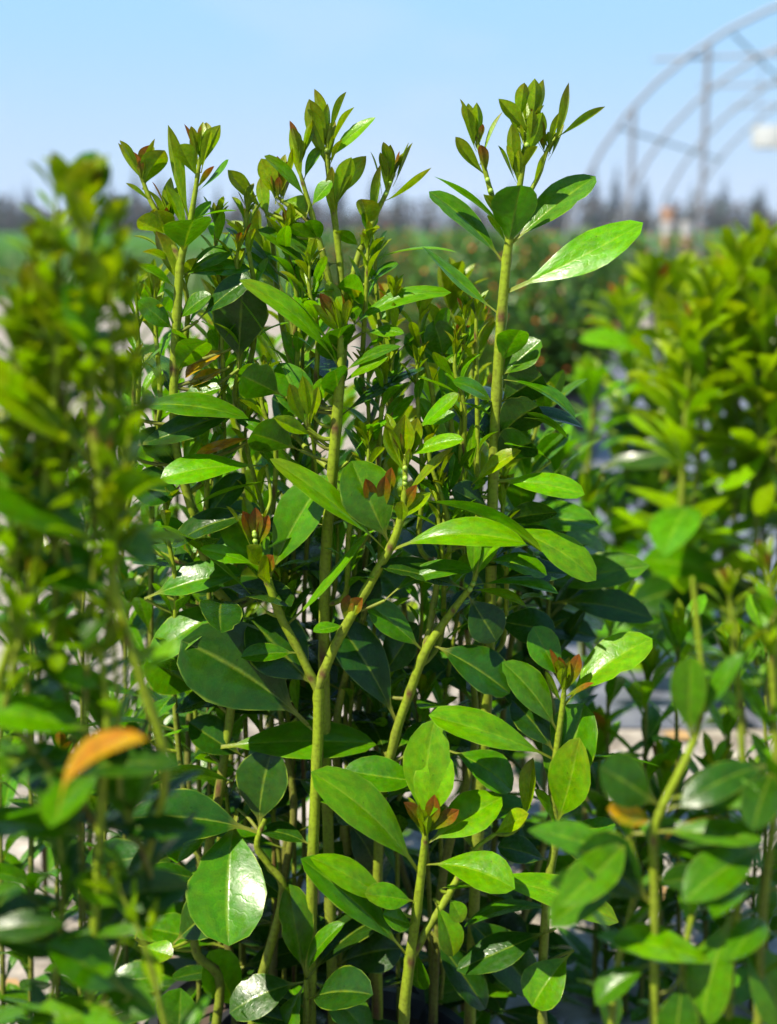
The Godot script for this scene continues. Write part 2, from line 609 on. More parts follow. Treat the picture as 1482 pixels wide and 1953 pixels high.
func setting() -> void:
	var g := StandardMaterial3D.new()
	g.resource_name = "sandy_gravel"
	g.albedo_texture = noise_tex(0.018, 5, 8, 1024, [[0.0, Color(0.11, 0.09, 0.07)], [0.35, Color(0.20, 0.17, 0.14)], [0.6, Color(0.26, 0.23, 0.195)], [1.0, Color(0.37, 0.335, 0.30)]])
	g.uv1_triplanar = true
	g.uv1_world_triplanar = true
	g.uv1_scale = Vector3.ONE * 0.55
	g.roughness = 0.95
	g.heightmap_enabled = true
	g.heightmap_texture = noise_tex(0.06, 4, 21, 512, [])
	g.heightmap_scale = 1.2
	sheet("ground", -700, 700, -900, 300, 0.0, g)
	var f := StandardMaterial3D.new()
	f.resource_name = "meadow"
	f.albedo_texture = noise_tex(0.02, 4, 31, 512, [[0.0, Color(0.02, 0.07, 0.008)], [0.5, Color(0.035, 0.11, 0.012)], [0.8, Color(0.06, 0.13, 0.018)], [1.0, Color(0.13, 0.14, 0.05)]])
	f.uv1_triplanar = true
	f.uv1_world_triplanar = true
	f.uv1_scale = Vector3.ONE * 0.12
	f.roughness = 1.0
	f.metallic_specular = 0.1
	sheet("meadow_ground", -300, 300, -330, -17, 0.006, f)
	var w := StandardMaterial3D.new()
	w.resource_name = "woven_weed_mat"
	w.albedo_texture = noise_tex(0.02, 3, 41, 512, [[0.0, Color(0.07, 0.075, 0.10)], [0.5, Color(0.12, 0.125, 0.16)], [1.0, Color(0.18, 0.185, 0.22)]])
	w.uv1_triplanar = true
	w.uv1_world_triplanar = true
	w.uv1_scale = Vector3.ONE * 0.7
	w.roughness = 0.42
	sheet("weed_mat_ground", 0.32, 14.0, -12.0, -2.35, 0.004, w)
	# pebbles and grit round the pots
	var st := SphereMesh.new()
	st.radius = 1.0
	st.height = 1.3
	st.radial_segments = 7
	st.rings = 4
	var where := []
	var tints := []
	for i in 5200:
		var z := -1.2 - 6.0 * pow(rng.randf(), 1.6)
		var s := rng.randf_range(0.0025, 0.009) * (1.0 if rng.randf() < 0.93 else 2.2)
		var b := Basis.from_euler(Vector3(rng.randf() * 0.6, rng.randf() * TAU, 0)).scaled(Vector3(s * rng.randf_range(0.8, 1.5), s * 0.7, s))
		var x := rng.randf_range(-1.3, 1.3) * (0.6 - z * 0.35)
		if x > 0.3 and z < -2.3: continue
		where.append(Transform3D(b, Vector3(x, s * 0.3, z)))
		var k := rng.randf_range(0.14, 0.42)
		tints.append(Color(k, k * rng.randf_range(0.84, 0.97), k * rng.randf_range(0.68, 0.9)))
	var dry := []
	var dry_tints := []
	for i in 90:
		var z := rng.randf_range(-5.5, -1.35)
		dry.append(Transform3D(Basis.from_euler(Vector3(rng.randf_range(-0.25, 0.25), rng.randf() * TAU, rng.randf_range(-0.4, 0.4))), Vector3(rng.randf_range(-0.4, 0.4) * -z, 0.012, z)))
		dry_tints.append(Color(0.16, 0.09, 0.04).lerp(Color(0.34, 0.22, 0.08), rng.randf()))
	tag(many("fallen_leaves", leaflet(0.075, 0.03), vert_mat("dry_leaf", 0.8), dry, dry_tints, self), "dry brown leaves fallen on the ground between the shrubs", "leaves")
	tag(many("gravel", st, vert_mat("pebble", 0.9), where, tints, self), "loose tan and grey pebbles lying over the sandy ground", "gravel")

# ------------------------------------------------------------------ distance
func leaflet(l: float, w: float) -> ArrayMesh:
	var st := SurfaceTool.new()
	st.begin(Mesh.PRIMITIVE_TRIANGLES)
	var p := [Vector3.ZERO, Vector3(w * 0.4, 0.12 * w, l * 0.3), Vector3(w * 0.42, 0.14 * w, l * 0.65), Vector3(0, 0.1 * w, l), Vector3(-w * 0.42, 0.14 * w, l * 0.65), Vector3(-w * 0.4, 0.12 * w, l * 0.3), Vector3(0, 0, l * 0.5)]
	for k in 6:
		st.add_vertex(p[6]); st.add_vertex(p[k]); st.add_vertex(p[(k + 1) % 6])
	st.generate_normals()
	return st.commit()

func lathe(profile: Array, sides: int) -> ArrayMesh:
	var st := SurfaceTool.new()
	st.begin(Mesh.PRIMITIVE_TRIANGLES)
	for i in profile.size() - 1:
		for k in sides:
			var a0 := TAU * k / sides
			var a1 := TAU * (k + 1) / sides
			var q := []
			for e in [[i, a0], [i, a1], [i + 1, a0], [i + 1, a1]]:
				var r: Vector2 = profile[e[0]]
				q.append(Vector3(r.x * cos(e[1]), r.y, r.x * sin(e[1])))
			for v in [q[0], q[1], q[2], q[2], q[1], q[3]]:
				st.set_smooth_group(-1 if absf(profile[i].y - profile[i + 1].y) < 0.006 else 1)
				st.add_vertex(v)
	st.generate_normals()
	return st.commit()

func pot_on(o: Node3D, r: float, h: float) -> void:
	var body := part("pot", lathe([Vector2(0.001, 0.003), Vector2(r * 0.8, 0.003), Vector2(r * 0.97, h * 0.86), Vector2(r * 1.05, h * 0.865), Vector2(r * 1.06, h), Vector2(r * 0.99, h), Vector2(r * 0.94, h * 0.9)], 28), mats["pot"], o)
	part("soil", lathe([Vector2(r * 0.945, h * 0.9), Vector2(r * 0.6, h * 0.915), Vector2(0.001, h * 0.92)], 20), mats["soil"], body)

func pots() -> void:
	for o in get_children():
		if String(o.name).begins_with("evergreen_shrub") and o.position.z > -1.2:
			shrub = o
			pot_on(o, 0.125, 0.16)

func berry_shrub(label: String) -> Node3D:
	var o := thing("berry_shrub", label, "shrub", Vector3.ZERO, "berry shrubs in black pots")
	pot_on(o, 0.12, 0.25)
	var where := []
	var tints := []
	var bw := []
	shrub = o
	for k in 9:
		var a := k * 2.4
		var top := Vector3(cos(a) * 0.17 * (0.35 + 0.1 * k), 0.44 + 0.31 * rng.randf(), sin(a) * 0.17 * (0.35 + 0.1 * k))
		var pts := [[Vector3(cos(a) * 0.02, 0.23, sin(a) * 0.02), 0.006], [top * Vector3(0.6, 0.65, 0.6), 0.0045], [top, 0.002]]
		stems = []
		tube("branch", pts, 0.3, true)
		var path: Array = stems[-1]
		for i in 290:
			var f := pow(rng.randf(), 0.6)
			var q: Vector3 = path[int(f * (path.size() - 1))][0]
			var d := Vector3(rng.randfn(), rng.randfn() + 0.25, rng.randfn()).normalized()
			q += d * rng.randf_range(0.0, 0.10)
			var s := rng.randf_range(0.7, 1.3)
			where.append(Transform3D(Basis.looking_at(-d, Vector3(0.1, 1, 0.2)).rotated(d, rng.randf() * 0.8) * s, q))
			var u := rng.randf()
			tints.append(Color(0.018, 0.075, 0.004).lerp(Color(0.10, 0.23, 0.003), u * u) if u < 0.985 else Color(0.30, 0.14, 0.02))
		for i in 9:
			var q: Vector3 = path[rng.randi_range(5, path.size() - 1)][0]
			bw.append(Transform3D(Basis.IDENTITY, q + Vector3(rng.randfn(), rng.randfn(), rng.randfn()) * 0.05))
	many("foliage", leaflet(0.038, 0.02), mats["small_leaf"], where, tints, o)
	var s := SphereMesh.new()
	s.radius = 0.0075
	s.height = 0.014
	s.radial_segments = 8
	s.rings = 4
	many("berries", s, mats["berry"], bw, [], o)
	return o

func conifer(label: String, h: float, wide: float) -> Node3D:
	var o := thing("conifer_tree", label, "tree", Vector3.ZERO, "conifers along the far edge of the field")
	part("trunk", lathe([Vector2(h * 0.018, 0), Vector2(h * 0.012, h * 0.5), Vector2(0.01, h * 0.97)], 8), mats["trunk"], o)
	var where := []
	var tints := []
	var tiers := int(h * 5.0)
	for i in tiers:
		var f := (i + rng.randf()) / tiers
		var y := h * lerpf(0.06, 1.0, f)
		var r := wide * (1.0 - f) * rng.randf_range(0.7, 1.15) + 0.06
		for k in 9:
			var a := rng.randf() * TAU
			var d := Vector3(cos(a), rng.randf_range(-0.25, 0.15), sin(a)).normalized()
			for e in 3:
				where.append(Transform3D(Basis.looking_at(-(d + Vector3(rng.randfn(), rng.randfn(), rng.randfn()) * 0.3).normalized()) * (r * rng.randf_range(0.5, 0.8)), Vector3(0, y, 0) + d * r * 0.3 * e))
				tints.append(Color(0.025, 0.05, 0.03) * rng.randf_range(0.7, 1.5))
	many("crown", leaflet(1.0, 0.42), mats["needle"], where, tints, o)
	return o

func rod(st: SurfaceTool, pts: Array, r: float) -> void:
	var sides := 8
	var nx := Vector3(0.12, 0.33, 0.9)
	for i in pts.size() - 1:
		var a: Vector3 = pts[i]
		var b: Vector3 = pts[i + 1]
		var tg := (b - a).normalized()
		nx = (nx - tg * nx.dot(tg)).normalized()
		var ny := tg.cross(nx)
		for k in sides:
			var d0 := nx * cos(TAU * k / sides) + ny * sin(TAU * k / sides)
			var d1 := nx * cos(TAU * (k + 1) / sides) + ny * sin(TAU * (k + 1) / sides)
			for v in [[a, d0], [b, d0], [a, d1], [a, d1], [b, d0], [b, d1]]:
				st.set_normal(v[1])
				st.add_vertex(v[0] + v[1] * r)

func rods(called: String, list: Array, r: float, mat: Material, parent: Node) -> MeshInstance3D:
	var st := SurfaceTool.new()
	st.begin(Mesh.PRIMITIVE_TRIANGLES)
	for pts in list: rod(st, pts, r)
	return part(called, st.commit(), mat, parent)

func background() -> void:
	mats["pot"] = plain_mat("black_plastic", Color(0.022, 0.023, 0.027), 0.42)
	mats["soil"] = plain_mat("bark_soil", Color(0.06, 0.04, 0.028), 0.95)
	mats["small_leaf"] = vert_mat("small_leaf", 0.45, Color(0.4, 0.45, 0.1))
	mats["needle"] = vert_mat("needles", 0.7)
	mats["trunk"] = plain_mat("conifer_bark", Color(0.10, 0.07, 0.05), 0.9)
	mats["berry"] = plain_mat("orange_berry", Color(0.62, 0.10, 0.02), 0.35)

	# hoop greenhouse without its cover
	var steel := plain_mat("galvanised_steel", Color(0.19, 0.20, 0.225), 0.6, 0.4)
	var gp := at(1062, 585, 15.5)
	var foot := Vector3(gp.x, 0, -15.5)
	var gh := thing("hoop_greenhouse", "bare galvanised steel hoop greenhouse frame without its cover", "greenhouse", foot)
	gh.rotation.y = -0.36
	var hw := 3.4
	var hh := 3.2
	for b in 4:
		var arc := []
		for i in 25:
			var a := PI * i / 24.0
			arc.append(Vector3(hw - hw * cos(a), 0.02 + hh * pow(sin(a), 0.95), -b * 2.6))
		rods("hoop", [arc], 0.024, steel, gh)
	for x in [0.78, 1.52, 2.35, 3.3]:
		var a := acos(1.0 - x / hw)
		rods("post", [[Vector3(x, 0.01, 0.07), Vector3(x, hh * pow(sin(a), 0.95), 0.07)]], 0.028, steel, gh)
	for k in [0.2, 0.34, 0.5, 0.66, 0.8]:
		var p := Vector3(hw - hw * cos(PI * k), hh * pow(sin(PI * k), 0.95) - 0.06, 0)
		rods("purlin", [[p, p + Vector3(0, 0, -7.85)]], 0.015, steel, gh)
	for b in 3:
		var y := hh * 0.80
		rods("tie_bar", [[Vector3(0.95, y, -b * 3.1 - 0.05), Vector3(5.65, y, -b * 3.1 - 0.05)]], 0.016, steel, gh)
	var fan := thing("hanging_fan", "white drum fan hung in the greenhouse frame", "fan", at(1476, 262, 15.0))
	part("housing", lathe([Vector2(0.17, -0.10), Vector2(0.22, -0.105), Vector2(0.23, 0.0), Vector2(0.22, 0.105), Vector2(0.17, 0.10), Vector2(0.165, -0.10), Vector2(0.17, -0.10)], 28), plain_mat("white_enamel", Color(0.34, 0.36, 0.37), 0.4), fan)
	for k in 3:
		var bm := BoxMesh.new()
		bm.size = Vector3(0.15, 0.008, 0.07)
		var bl := part("blade", bm, steel, fan)
		bl.rotation = Vector3(0.4, k * TAU / 3.0, 0)
		bl.position = Vector3(0.08, 0, 0).rotated(Vector3.UP, k * TAU / 3.0)
	rods("hanger", [[Vector3(0.17, 0.1, 0), Vector3(0.17, 0.86, 0)], [Vector3(-0.17, 0.1, 0), Vector3(-0.17, 0.86, 0)]], 0.006, steel, fan)

	# stacked clay and white pots by the frame
	var clay := plain_mat("terracotta", Color(0.34, 0.20, 0.13), 0.8)
	var white := plain_mat("white_pot", Color(0.36, 0.36, 0.36), 0.5)
	var rack := thing("potting_bench", "grey bench with pots stacked on it by the greenhouse post", "bench", Vector3(at(1290, 600, 13.5).x, 0, -13.5))
	var top := BoxMesh.new()
	top.size = Vector3(0.7, 0.04, 0.5)
	part("bench_top", top, steel, rack).position = Vector3(0, 0.62, 0)
	for x in [-0.31, 0.31]:
		for z in [-0.21, 0.21]:
			var lg := BoxMesh.new()
			lg.size = Vector3(0.04, 0.6, 0.04)
			part("leg", lg, steel, rack).position = Vector3(x, 0.3, z)
	for k in 5:
		var px := -0.12 if k < 3 else 0.06
		var idx := k if k < 3 else k - 3
		var o := part("plant_pot", lathe([Vector2(0.001, 0), Vector2(0.055, 0), Vector2(0.072, 0.10), Vector2(0.08, 0.102), Vector2(0.08, 0.13), Vector2(0.072, 0.13)], 20), clay if k in [0, 2, 3] else white, self)
		o.position = rack.position + Vector3(px, 0.641 + idx * 0.134, 0.05)
		tag(o, ["terracotta pot at the foot of the taller stack on the bench", "white pot between two clay pots on the bench", "terracotta pot on top of the taller stack on the bench", "terracotta pot at the foot of the shorter stack on the bench", "white pot on top of the shorter stack on the bench"][k], "pot", "pots stacked on the bench")

	# berry shrubs in rows
	var spots := [[1085, 872, 0.0, 1.0], [985, 885, 2.1, 0.95], [880, 868, 1.0, 1.0], [1010, 752, 3.0, 1.05], [905, 748, 4.2, 1.0], [812, 770, 5.0, 0.95], [1110, 745, 0.6, 1.0],
		[1000, 668, 2.6, 1.08], [930, 660, 1.5, 1.08], [1060, 662, 4.0, 1.05], [860, 655, 5.5, 1.08], [790, 660, 0.3, 1.05], [1120, 650, 2.2, 1.08], [720, 690, 3.3, 1.1], [700, 640, 1.9, 1.1], [1190, 660, 1.2, 1.08], [1270, 655, 3.7, 1.05], [1360, 650, 5.1, 1.08], [1440, 660, 0.9, 1.1], [770, 560, 1.4, 1.1], [860, 556, 2.4, 1.1], [940, 562, 0.8, 1.1], [1010, 558, 3.1, 1.1], [1090, 556, 4.4, 1.1], [680, 566, 2.9, 1.1], [640, 632, 0.2, 1.08]]
	var rowname := ["in the front row", "in the second row", "in the third row", "in the last row"]
	var proto: Node3D
	for i in spots.size():
		var s = spots[i]
		var dd: float = 0.87 * FOCAL / (s[1] - 430.0)
		var d := cam_basis * Vector3((s[0] - 741.0) / FOCAL, -(s[1] - 976.5) / FOCAL, -1.0)
		var p := EYE + d * (EYE.y / -d.y)
		var row := 0 if s[1] > 800 else (1 if s[1] > 720 else (2 if s[1] > 600 else 3))
		var place := 0
		for other in spots:
			var orow := 0 if other[1] > 800 else (1 if other[1] > 720 else (2 if other[1] > 600 else 3))
			if orow == row and other[0] < s[0]: place += 1
		var label := "orange-berried potted shrub, %s from the left %s of its bed" % [ordinal(place), rowname[row]]
		if i == 0:
			proto = berry_shrub(label)
			proto.position = p
			proto.rotation.y = s[2]
		else:
			dup(proto, p, s[2], s[3], label)

	# hedgerow and conifers at the end of the meadow
	var hedge := thing("hedgerow", "brown and dull green hedgerow along the far end of the meadow", "hedge", Vector3(0, 0, -176))
	var where := []
	var tints := []
	var trunks := []
	for i in 9000:
		var x := rng.randf_range(-70, 70)
		var y := 3.9 * pow(rng.randf(), 0.8) * (0.8 + 0.25 * sin(x * 0.35) + 0.12 * sin(x * 1.3))
		where.append(Transform3D(Basis.from_euler(Vector3(rng.randf() * TAU, rng.randf() * TAU, 0)) * rng.randf_range(0.5, 1.1), Vector3(x, y, rng.randf_range(-2, 2))))
		var u := rng.randf()
		tints.append(Color(0.05, 0.035, 0.03).lerp(Color(0.085, 0.055, 0.05), rng.randf()) if u < 0.6 else Color(0.02, 0.045, 0.018))
	many("foliage", leaflet(0.8, 0.5), mats["needle"], where, tints, hedge)
	for i in 130:
		var x := -70.0 + i * 1.08 + rng.randf()
		trunks.append([Vector3(x, 0, 0.5), Vector3(x + rng.randf_range(-0.3, 0.3), rng.randf_range(2.2, 3.6), 0.5)])
	tag(rods("stems", trunks, 0.07, mats["trunk"], hedge), "", "", "", "stuff")
	var kinds := [conifer("narrow", 7.6, 2.0), conifer("broad", 6.0, 2.6), conifer("slender", 9.0, 1.8)]
	var first := [true, true, true]
	var x := -58.0
	var i := 0
	while x < 58.0:
		var k := rng.randi() % 3
		var p := Vector3(x, 0, -182.0 - rng.randf() * 12.0)
		var g := rng.randf_range(0.5, 1.05)
		var label := "%s %s conifer, %s from the left in the hazy tree line beyond the meadow" % ["tall" if g > 0.8 else "short", ["narrow", "broad", "slender"][k], ordinal(i)]
		if first[k]:
			first[k] = false
			kinds[k].position = p
			kinds[k].scale = Vector3.ONE * g
			kinds[k].set_meta("label", label)
		else:
			dup(kinds[k], p, rng.randf() * TAU, g, label)
		x += rng.randf_range(0.8, 4.6)
		i += 1
	# grass at the near edge of the meadow
	where = []
	tints = []
	for k in 9000:
		var zz := -17.2 - 24.0 * pow(rng.randf(), 1.5)
		var s := rng.randf_range(0.6, 1.5)
		where.append(Transform3D(Basis.from_euler(Vector3(-1.2 + rng.randf_range(-0.4, 0.4), rng.randf() * TAU, 0)) * s, Vector3(rng.randf_range(-0.42, 0.35) * -zz, 0, zz)))
		tints.append(Color(0.03, 0.10, 0.01).lerp(Color(0.09, 0.14, 0.025), rng.randf()))
	tag(many("meadow_grass", leaflet(0.3, 0.022), mats["small_leaf"], where, tints, self), "tufts of meadow grass along the near edge of the green field", "grass")

# ------------------------------------------------------------------ the shrub in focus
func center_shrub() -> void:
	new_shrub("sharp tall evergreen shrub with glossy leaves and red-tipped shoots, middle of the picture", 1.1, 640)
	leaf_rows = 14
	# stems
	stem([[596, 2120, 0, 15], [592, 1900, 0, 15], [596, 1650, 10, 14.5], [606, 1420, 15, 14], [608, 1310, 18, 14]], 0.85)
	stem([[606, 1312, 18, 13], [640, 1230, 24, 12], [690, 1140, 32, 11.5], [745, 1042, 42, 11], [765, 985, 46, 9], [772, 930, 48, 7], [772, 870, 48, 5]], 1.0)
	stem([[606, 1316, 18, 11], [572, 1245, 24, 10.5], [535, 1175, 30, 10.5], [512, 1110, 34, 10], [492, 1060, 36, 6], [486, 1015, 36, 4]], 1.0)
	stem([[640, 2120, -70, 15], [632, 1800, -70, 15], [625, 1560, -60, 14.5], [618, 1250, -40, 14], [622, 1050, -24, 14], [634, 900, -8, 14], [645, 760, 4, 13], [650, 690, 8, 9], [648, 620, 8, 6]], 0.9)
	stem([[642, 800, 0, 10], [656, 660, -60, 9], [650, 520, -70, 9], [636, 400, -66, 8], [624, 300, -60, 6], [630, 235, -58, 4]], 1.0)
	stem([[655, 640, -60, 8], [622, 510, -50, 8], [598, 420, -44, 7], [578, 350, -40, 5], [566, 310, -40, 3.5]], 1.0)
	stem([[600, 430, -44, 6], [560, 400, -60, 5], [528, 375, -66, 4]], 1.0)
	stem([[655, 620, -62, 8], [680, 500, -74, 8], [712, 420, -80, 7], [736, 370, -82, 5.5], [752, 330, -82, 4]], 1.0)
	stem([[775, 2120, 60, 16], [770, 1950, 60, 15], [782, 1830, 62, 14], [797, 1720, 66, 12], [806, 1640, 68, 10], [812, 1585, 70, 7]], 0.85)
	stem([[782, 1830, 62, 11], [822, 1760, 54, 11], [850, 1715, 46, 10], [874, 1672, 36, 8], [905, 1620, 20, 6], [945, 1590, 10, 5]], 0.95)
	stem([[890, 2120, -120, 16], [905, 1700, -110, 15], [930, 1300, -70, 14], [938, 1000, -30, 14], [942, 870, -14, 13.5], [950, 700, -4, 13], [962, 540, 2, 12.5], [972, 450, 4, 10], [985, 390, 4, 8], [1000, 300, 6, 6], [1012, 235, 6, 4]], 0.9)
	stem([[972, 452, 4, 8], [942, 385, 6, 6.5], [922, 315, 8, 5.5], [908, 262, 8, 4]], 1.0)
	stem([[990, 400, 4, 6], [1025, 340, -6, 5.5], [1042, 290, -8, 5], [1060, 262, -8, 4]], 1.0)
	stem([[720, 2120, -90, 15], [722, 1600, -60, 13], [750, 1420, -30, 12], [782, 1320, -14, 12], [810, 1245, -4, 12], [845, 1190, 2, 10], [878, 1145, 6, 8.5], [902, 1112, 6, 6], [915, 1060, 4, 4]], 0.9)
	stem([[808, 1250, -6, 9], [822, 1180, -24, 8.5], [838, 1080, -40, 8], [850, 960, -60, 7], [862, 840, -70, 6.5], [850, 720, -76, 6], [838, 640, -80, 4.5]], 0.9)
	stem([[380, 2120, -60, 14], [420, 1880, -60, 13], [370, 1790, -40, 12], [420, 1500, -70, 12], [452, 1205, -70, 11.5], [405, 1110, -60, 11], [368, 980, -44, 11], [336, 850, -30, 11], [332, 720, -20, 11], [338, 600, -10, 11], [345, 500, -6, 10], [360, 440, -4, 7], [372, 370, -2, 6], [382, 300, 0, 4]], 0.85)
	stem([[345, 500, -6, 8], [318, 440, -10, 7], [286, 380, -14, 6], [268, 330, -16, 4]], 1.0)
	stem([[470, 2120, -30, 14], [492, 1900, -20, 13], [540, 1708, 6, 12], [512, 1650, 12, 9], [490, 1612, 14, 8], [506, 1560, 10, 6]], 0.75)
	stem([[1030, 2120, -10, 14], [1032, 1900, -6, 13], [1044, 1700, 2, 12], [1060, 1590, 8, 11], [1052, 1500, 10, 9.5], [1060, 1440, 12, 9], [1072, 1350, 12, 7], [1078, 1290, 12, 4.5]], 0.7)
	stem([[580, 2120, 20, 11], [584, 1940, 24, 9], [584, 1866, 26, 6]], 0.6)
	stem([[530, 2120, -140, 13], [522, 1800, -140, 12], [560, 1560, -130, 10], [540, 1400, -130, 8], [520, 1250, -120, 6]], 0.4)
	stem([[690, 2120, -160, 14], [672, 1700, -160, 12], [640, 1400, -140, 10], [700, 1150, -120, 8]], 0.5)
	stem([[820, 2120, -150, 13], [840, 1700, -150, 12], [905, 1420, -140, 10], [890, 1200, -130, 7]], 0.5)
	stem([[440, 2120, -150, 13], [445, 1850, -150, 12], [360, 1560, -140, 9], [330, 1300, -120, 7]], 0.4)

	# low front shoot
	lf(800, 1668, 66, 604, 1468, 105, 32, 100, 7, "l")
	lf(816, 1588, 60, 828, 1368, 20, 22, 98, 5, "l")
	lf(826, 1582, 66, 850, 1437, 62, 20, 86, 4, "l")
	lf(812, 1606, 64, 952, 1512, 40, 25, 96, 5, "l")
	lf(808, 1650, 70, 982, 1692, 150, 42, 92, 8, "l")
	lf(798, 1722, 70, 696, 1706, 130, 28, 56, 3, "l")
	lf(760, 1728, 40, 596, 1626, 90, 32, 68, 6, "l")
	lf(800, 1772, 64, 736, 1740, 110, 40, 58, 3, "m")
	lf(826, 1722, 70, 869, 1832, 95, 28, 58, 3, "l")
	lf(786, 1835, 62, 568, 1640, 80, 38, 92, 6, "m")
	lf(628, 1866, 10, 768, 1842, 50, 22, 92, 5, "d")
	lf(885, 1682, 40, 1182, 1754, 100, 46, 88, 9, "l")
	lf(872, 1795, 30, 1034, 1958, 80, 18, 104, 5, "d")
	lf(820, 1835, 30, 935, 1990, 60, 22, 84, 5, "d")
	lf(1094, 1812, 10, 1012, 1916, 60, 22, 98, 5, "m")
	lf(1078, 1738, 0, 885, 1762, 30, 62, 64, 10, "m")
	lf(1060, 1770, 0, 870, 1850, 30, 30, 84, 6, "d")
	lf(822, 1592, 70, 774, 1530, 84, 30, 30, -4, "r")
	lf(822, 1588, 72, 827, 1518, 90, 20, 30, -4, "r")
	lf(830, 1592, 72, 876, 1545, 90, 20, 30, -4, "r")
	lf(826, 1586, 66, 800, 1530, 60, 10, 22, 0, "y")
	lf(745, 1562, 40, 764, 1478, 30, 30, 22, 0, "y")
	lf(722, 1566, 40, 738, 1502, 30, 30, 22, 0, "y")
	lf(838, 1700, 60, 905, 1690, 40, 60, 36, 4, "l")
	lf(850, 1712, 50, 882, 1760, 60, 20, 40, 4, "l")
	lf(800, 1810, 60, 795, 1890, 20, 30, 60, 4, "m")
	# lower left
	lf(446, 1572, 30, 428, 1834, 236, 6, 158, 4, "m")
	lf(496, 1590, 20, 236, 1566, 60, 24, 112, 5, "d")
	lf(250, 1508, 0, 444, 1480, 40, 118, 96, 10, "m")
	lf(505, 1590, 10, 522, 1425, -20, 20, 112, 4, "d")
	lf(393, 1442, -20, 712, 1414, 10, 36, 98, 6, "m")
	lf(590, 1372, -30, 352, 1212, 0, 14, 172, 4, "d")
	lf(600, 1300, -40, 486, 1165, -50, 18, 136, 4, "d")
	lf(560, 1252, 26, 462, 1250, 80, 36, 46, 3, "m")
	lf(562, 1402, 0, 556, 1312, 10, 140, 34, 3, "l")
	lf(535, 1716, 4, 412, 1844, 30, 22, 98, 5, "d")
	lf(584, 1866, 30, 556, 1690, 20, 24, 78, 5, "m")
	lf(584, 1862, 34, 648, 1762, 60, 50, 50, 12, "m")
	lf(582, 1872, 30, 536, 2000, 60, 24, 66, 4, "m")
	lf(600, 1872, 30, 712, 1990, 70, 26, 84, 5, "m")
	lf(578, 1868, 20, 436, 1924, 50, 30, 92, 5, "d")
	lf(446, 2000, 20, 384, 1872, 60, 18, 98, 4, "l")
	lf(338, 2000, 0, 342, 1888, 30, 22, 96, 4, "m")
	lf(264, 1802, 40, 330, 1822, 80, 30, 52, 4, "l")
	lf(258, 1790, 40, 302, 1678, 40, 30, 34, 4, "l")
	lf(330, 1800, -40, 420, 1720, -30, 24, 96, 5, "d")
	lf(270, 1450, 10, 375, 1424, 30, 76, 34, 4, "l")
	lf(560, 1730, 0, 455, 1650, -50, 24, 80, 5, "d")
	lf(600, 1600, -40, 500, 1560, -40, 40, 60, 4, "d")
	lf(470, 1450, -60, 360, 1380, -60, 24, 84, 5, "d")
	# left branch of the middle stem
	lf(506, 1132, 30, 432, 972, 0, 16, 88, 4, "l")
	lf(512, 1122, 36, 492, 1098, 100, 62, 80, 6, "y")
	lf(488, 1088, 36, 382, 1044, 70, 44, 38, 5, "l")
	lf(508, 1166, 30, 304, 1004, 50, 76, 40, 4, "l")
	lf(540, 1196, 30, 692, 1018, 60, 58, 42, -4, "l")
	lf(527, 1100, 30, 622, 906, 30, 22, 92, 5, "m")
	lf(484, 1050, 36, 462, 974, 50, 20, 26, -4, "r")
	lf(488, 1048, 38, 486, 970, 56, 10, 26, -4, "r")
	lf(492, 1048, 38, 510, 984, 50, 20, 26, -4, "r")
	lf(482, 1090, 36, 470, 1040, 60, 30, 36, 0, "y")
	lf(498, 1095, 36, 520, 1060, 60, 30, 30, 0, "r")
	buds([[478, 1022, 44, 5.5], [488, 1030, 46, 5.5], [494, 1018, 44, 5], [480, 1042, 44, 5]])
	lf(276, 1142, -40, 456, 1086, -20, 40, 84, 6, "m")
	lf(470, 1148, -20, 274, 1266, 30, 42, 104, 6, "m")
	lf(392, 1320, -70, 280, 1250, -60, 20, 112, 4, "m")
	lf(300, 1130, -60, 420, 1125, -40, 60, 60, 5, "m")
	lf(508, 890, 0, 306, 906, 50, 44, 74, 7, "l")
	lf(556, 914, 0, 372, 952, 40, 100, 34, 4, "l")
	lf(506, 972, -30, 332, 1024, 0, 42, 84, 8, "d")
	lf(470, 1240, -60, 420, 1120, -80, 24, 70, 4, "d")
	# right branch of the middle stem
	lf(730, 1052, 42, 516, 874, 100, 54, 66, 7, "l")
	lf(736, 1040, 42, 676, 880, 50, 14, 112, 8, "m")
	lf(744, 1062, 42, 1002, 1032, 90, 44, 80, 13, "l")
	lf(782, 946, 20, 1034, 1038, 60, 114, 62, 9, "l")
	lf(734, 1146, 36, 896, 1078, 60, 52, 54, 9, "m")
	lf(808, 1244, 0, 696, 1150, 24, 24, 68, 5, "m")
	lf(748, 1380, -20, 644, 1182, -40, 20, 96, 4, "d")
	lf(722, 1300, -60, 794, 1188, -60, 24, 84, 4, "d")
	lf(828, 1228, 0, 974, 1320, 30, 30, 100, 6, "d")
	lf(892, 1134, 4, 948, 1222, 20, 22, 88, 5, "d")
	lf(896, 1130, 4, 1004, 1146, 40, 60, 30, 4, "y")
	lf(910, 1118, -20, 1062, 1124, 10, 62, 52, 6, "m")
	lf(902, 1112, 6, 960, 1010, 10, 26, 34, 4, "l")
	lf(900, 1112, 6, 902, 1010, 0, 20, 30, 4, "l")
	buds([[896, 1112, 12, 5], [910, 1132, 12, 5.5], [786, 908, 56, 5.5], [752, 925, 56, 5], [780, 895, 56, 5]])
	lf(662, 1190, 26, 598, 1202, 60, 40, 34, 4, "m")
	lf(664, 1180, 28, 690, 1140, 50, 24, 30, -3, "r")
	lf(660, 1186, 28, 662, 1135, 40, 24, 26, -3, "r")
	lf(700, 1240, -20, 712, 1100, -60, 20, 80, 4, "d")
	# bud cluster of the right branch
	lf(720, 985, 44, 696, 912, 64, 20, 27, -4, "r")
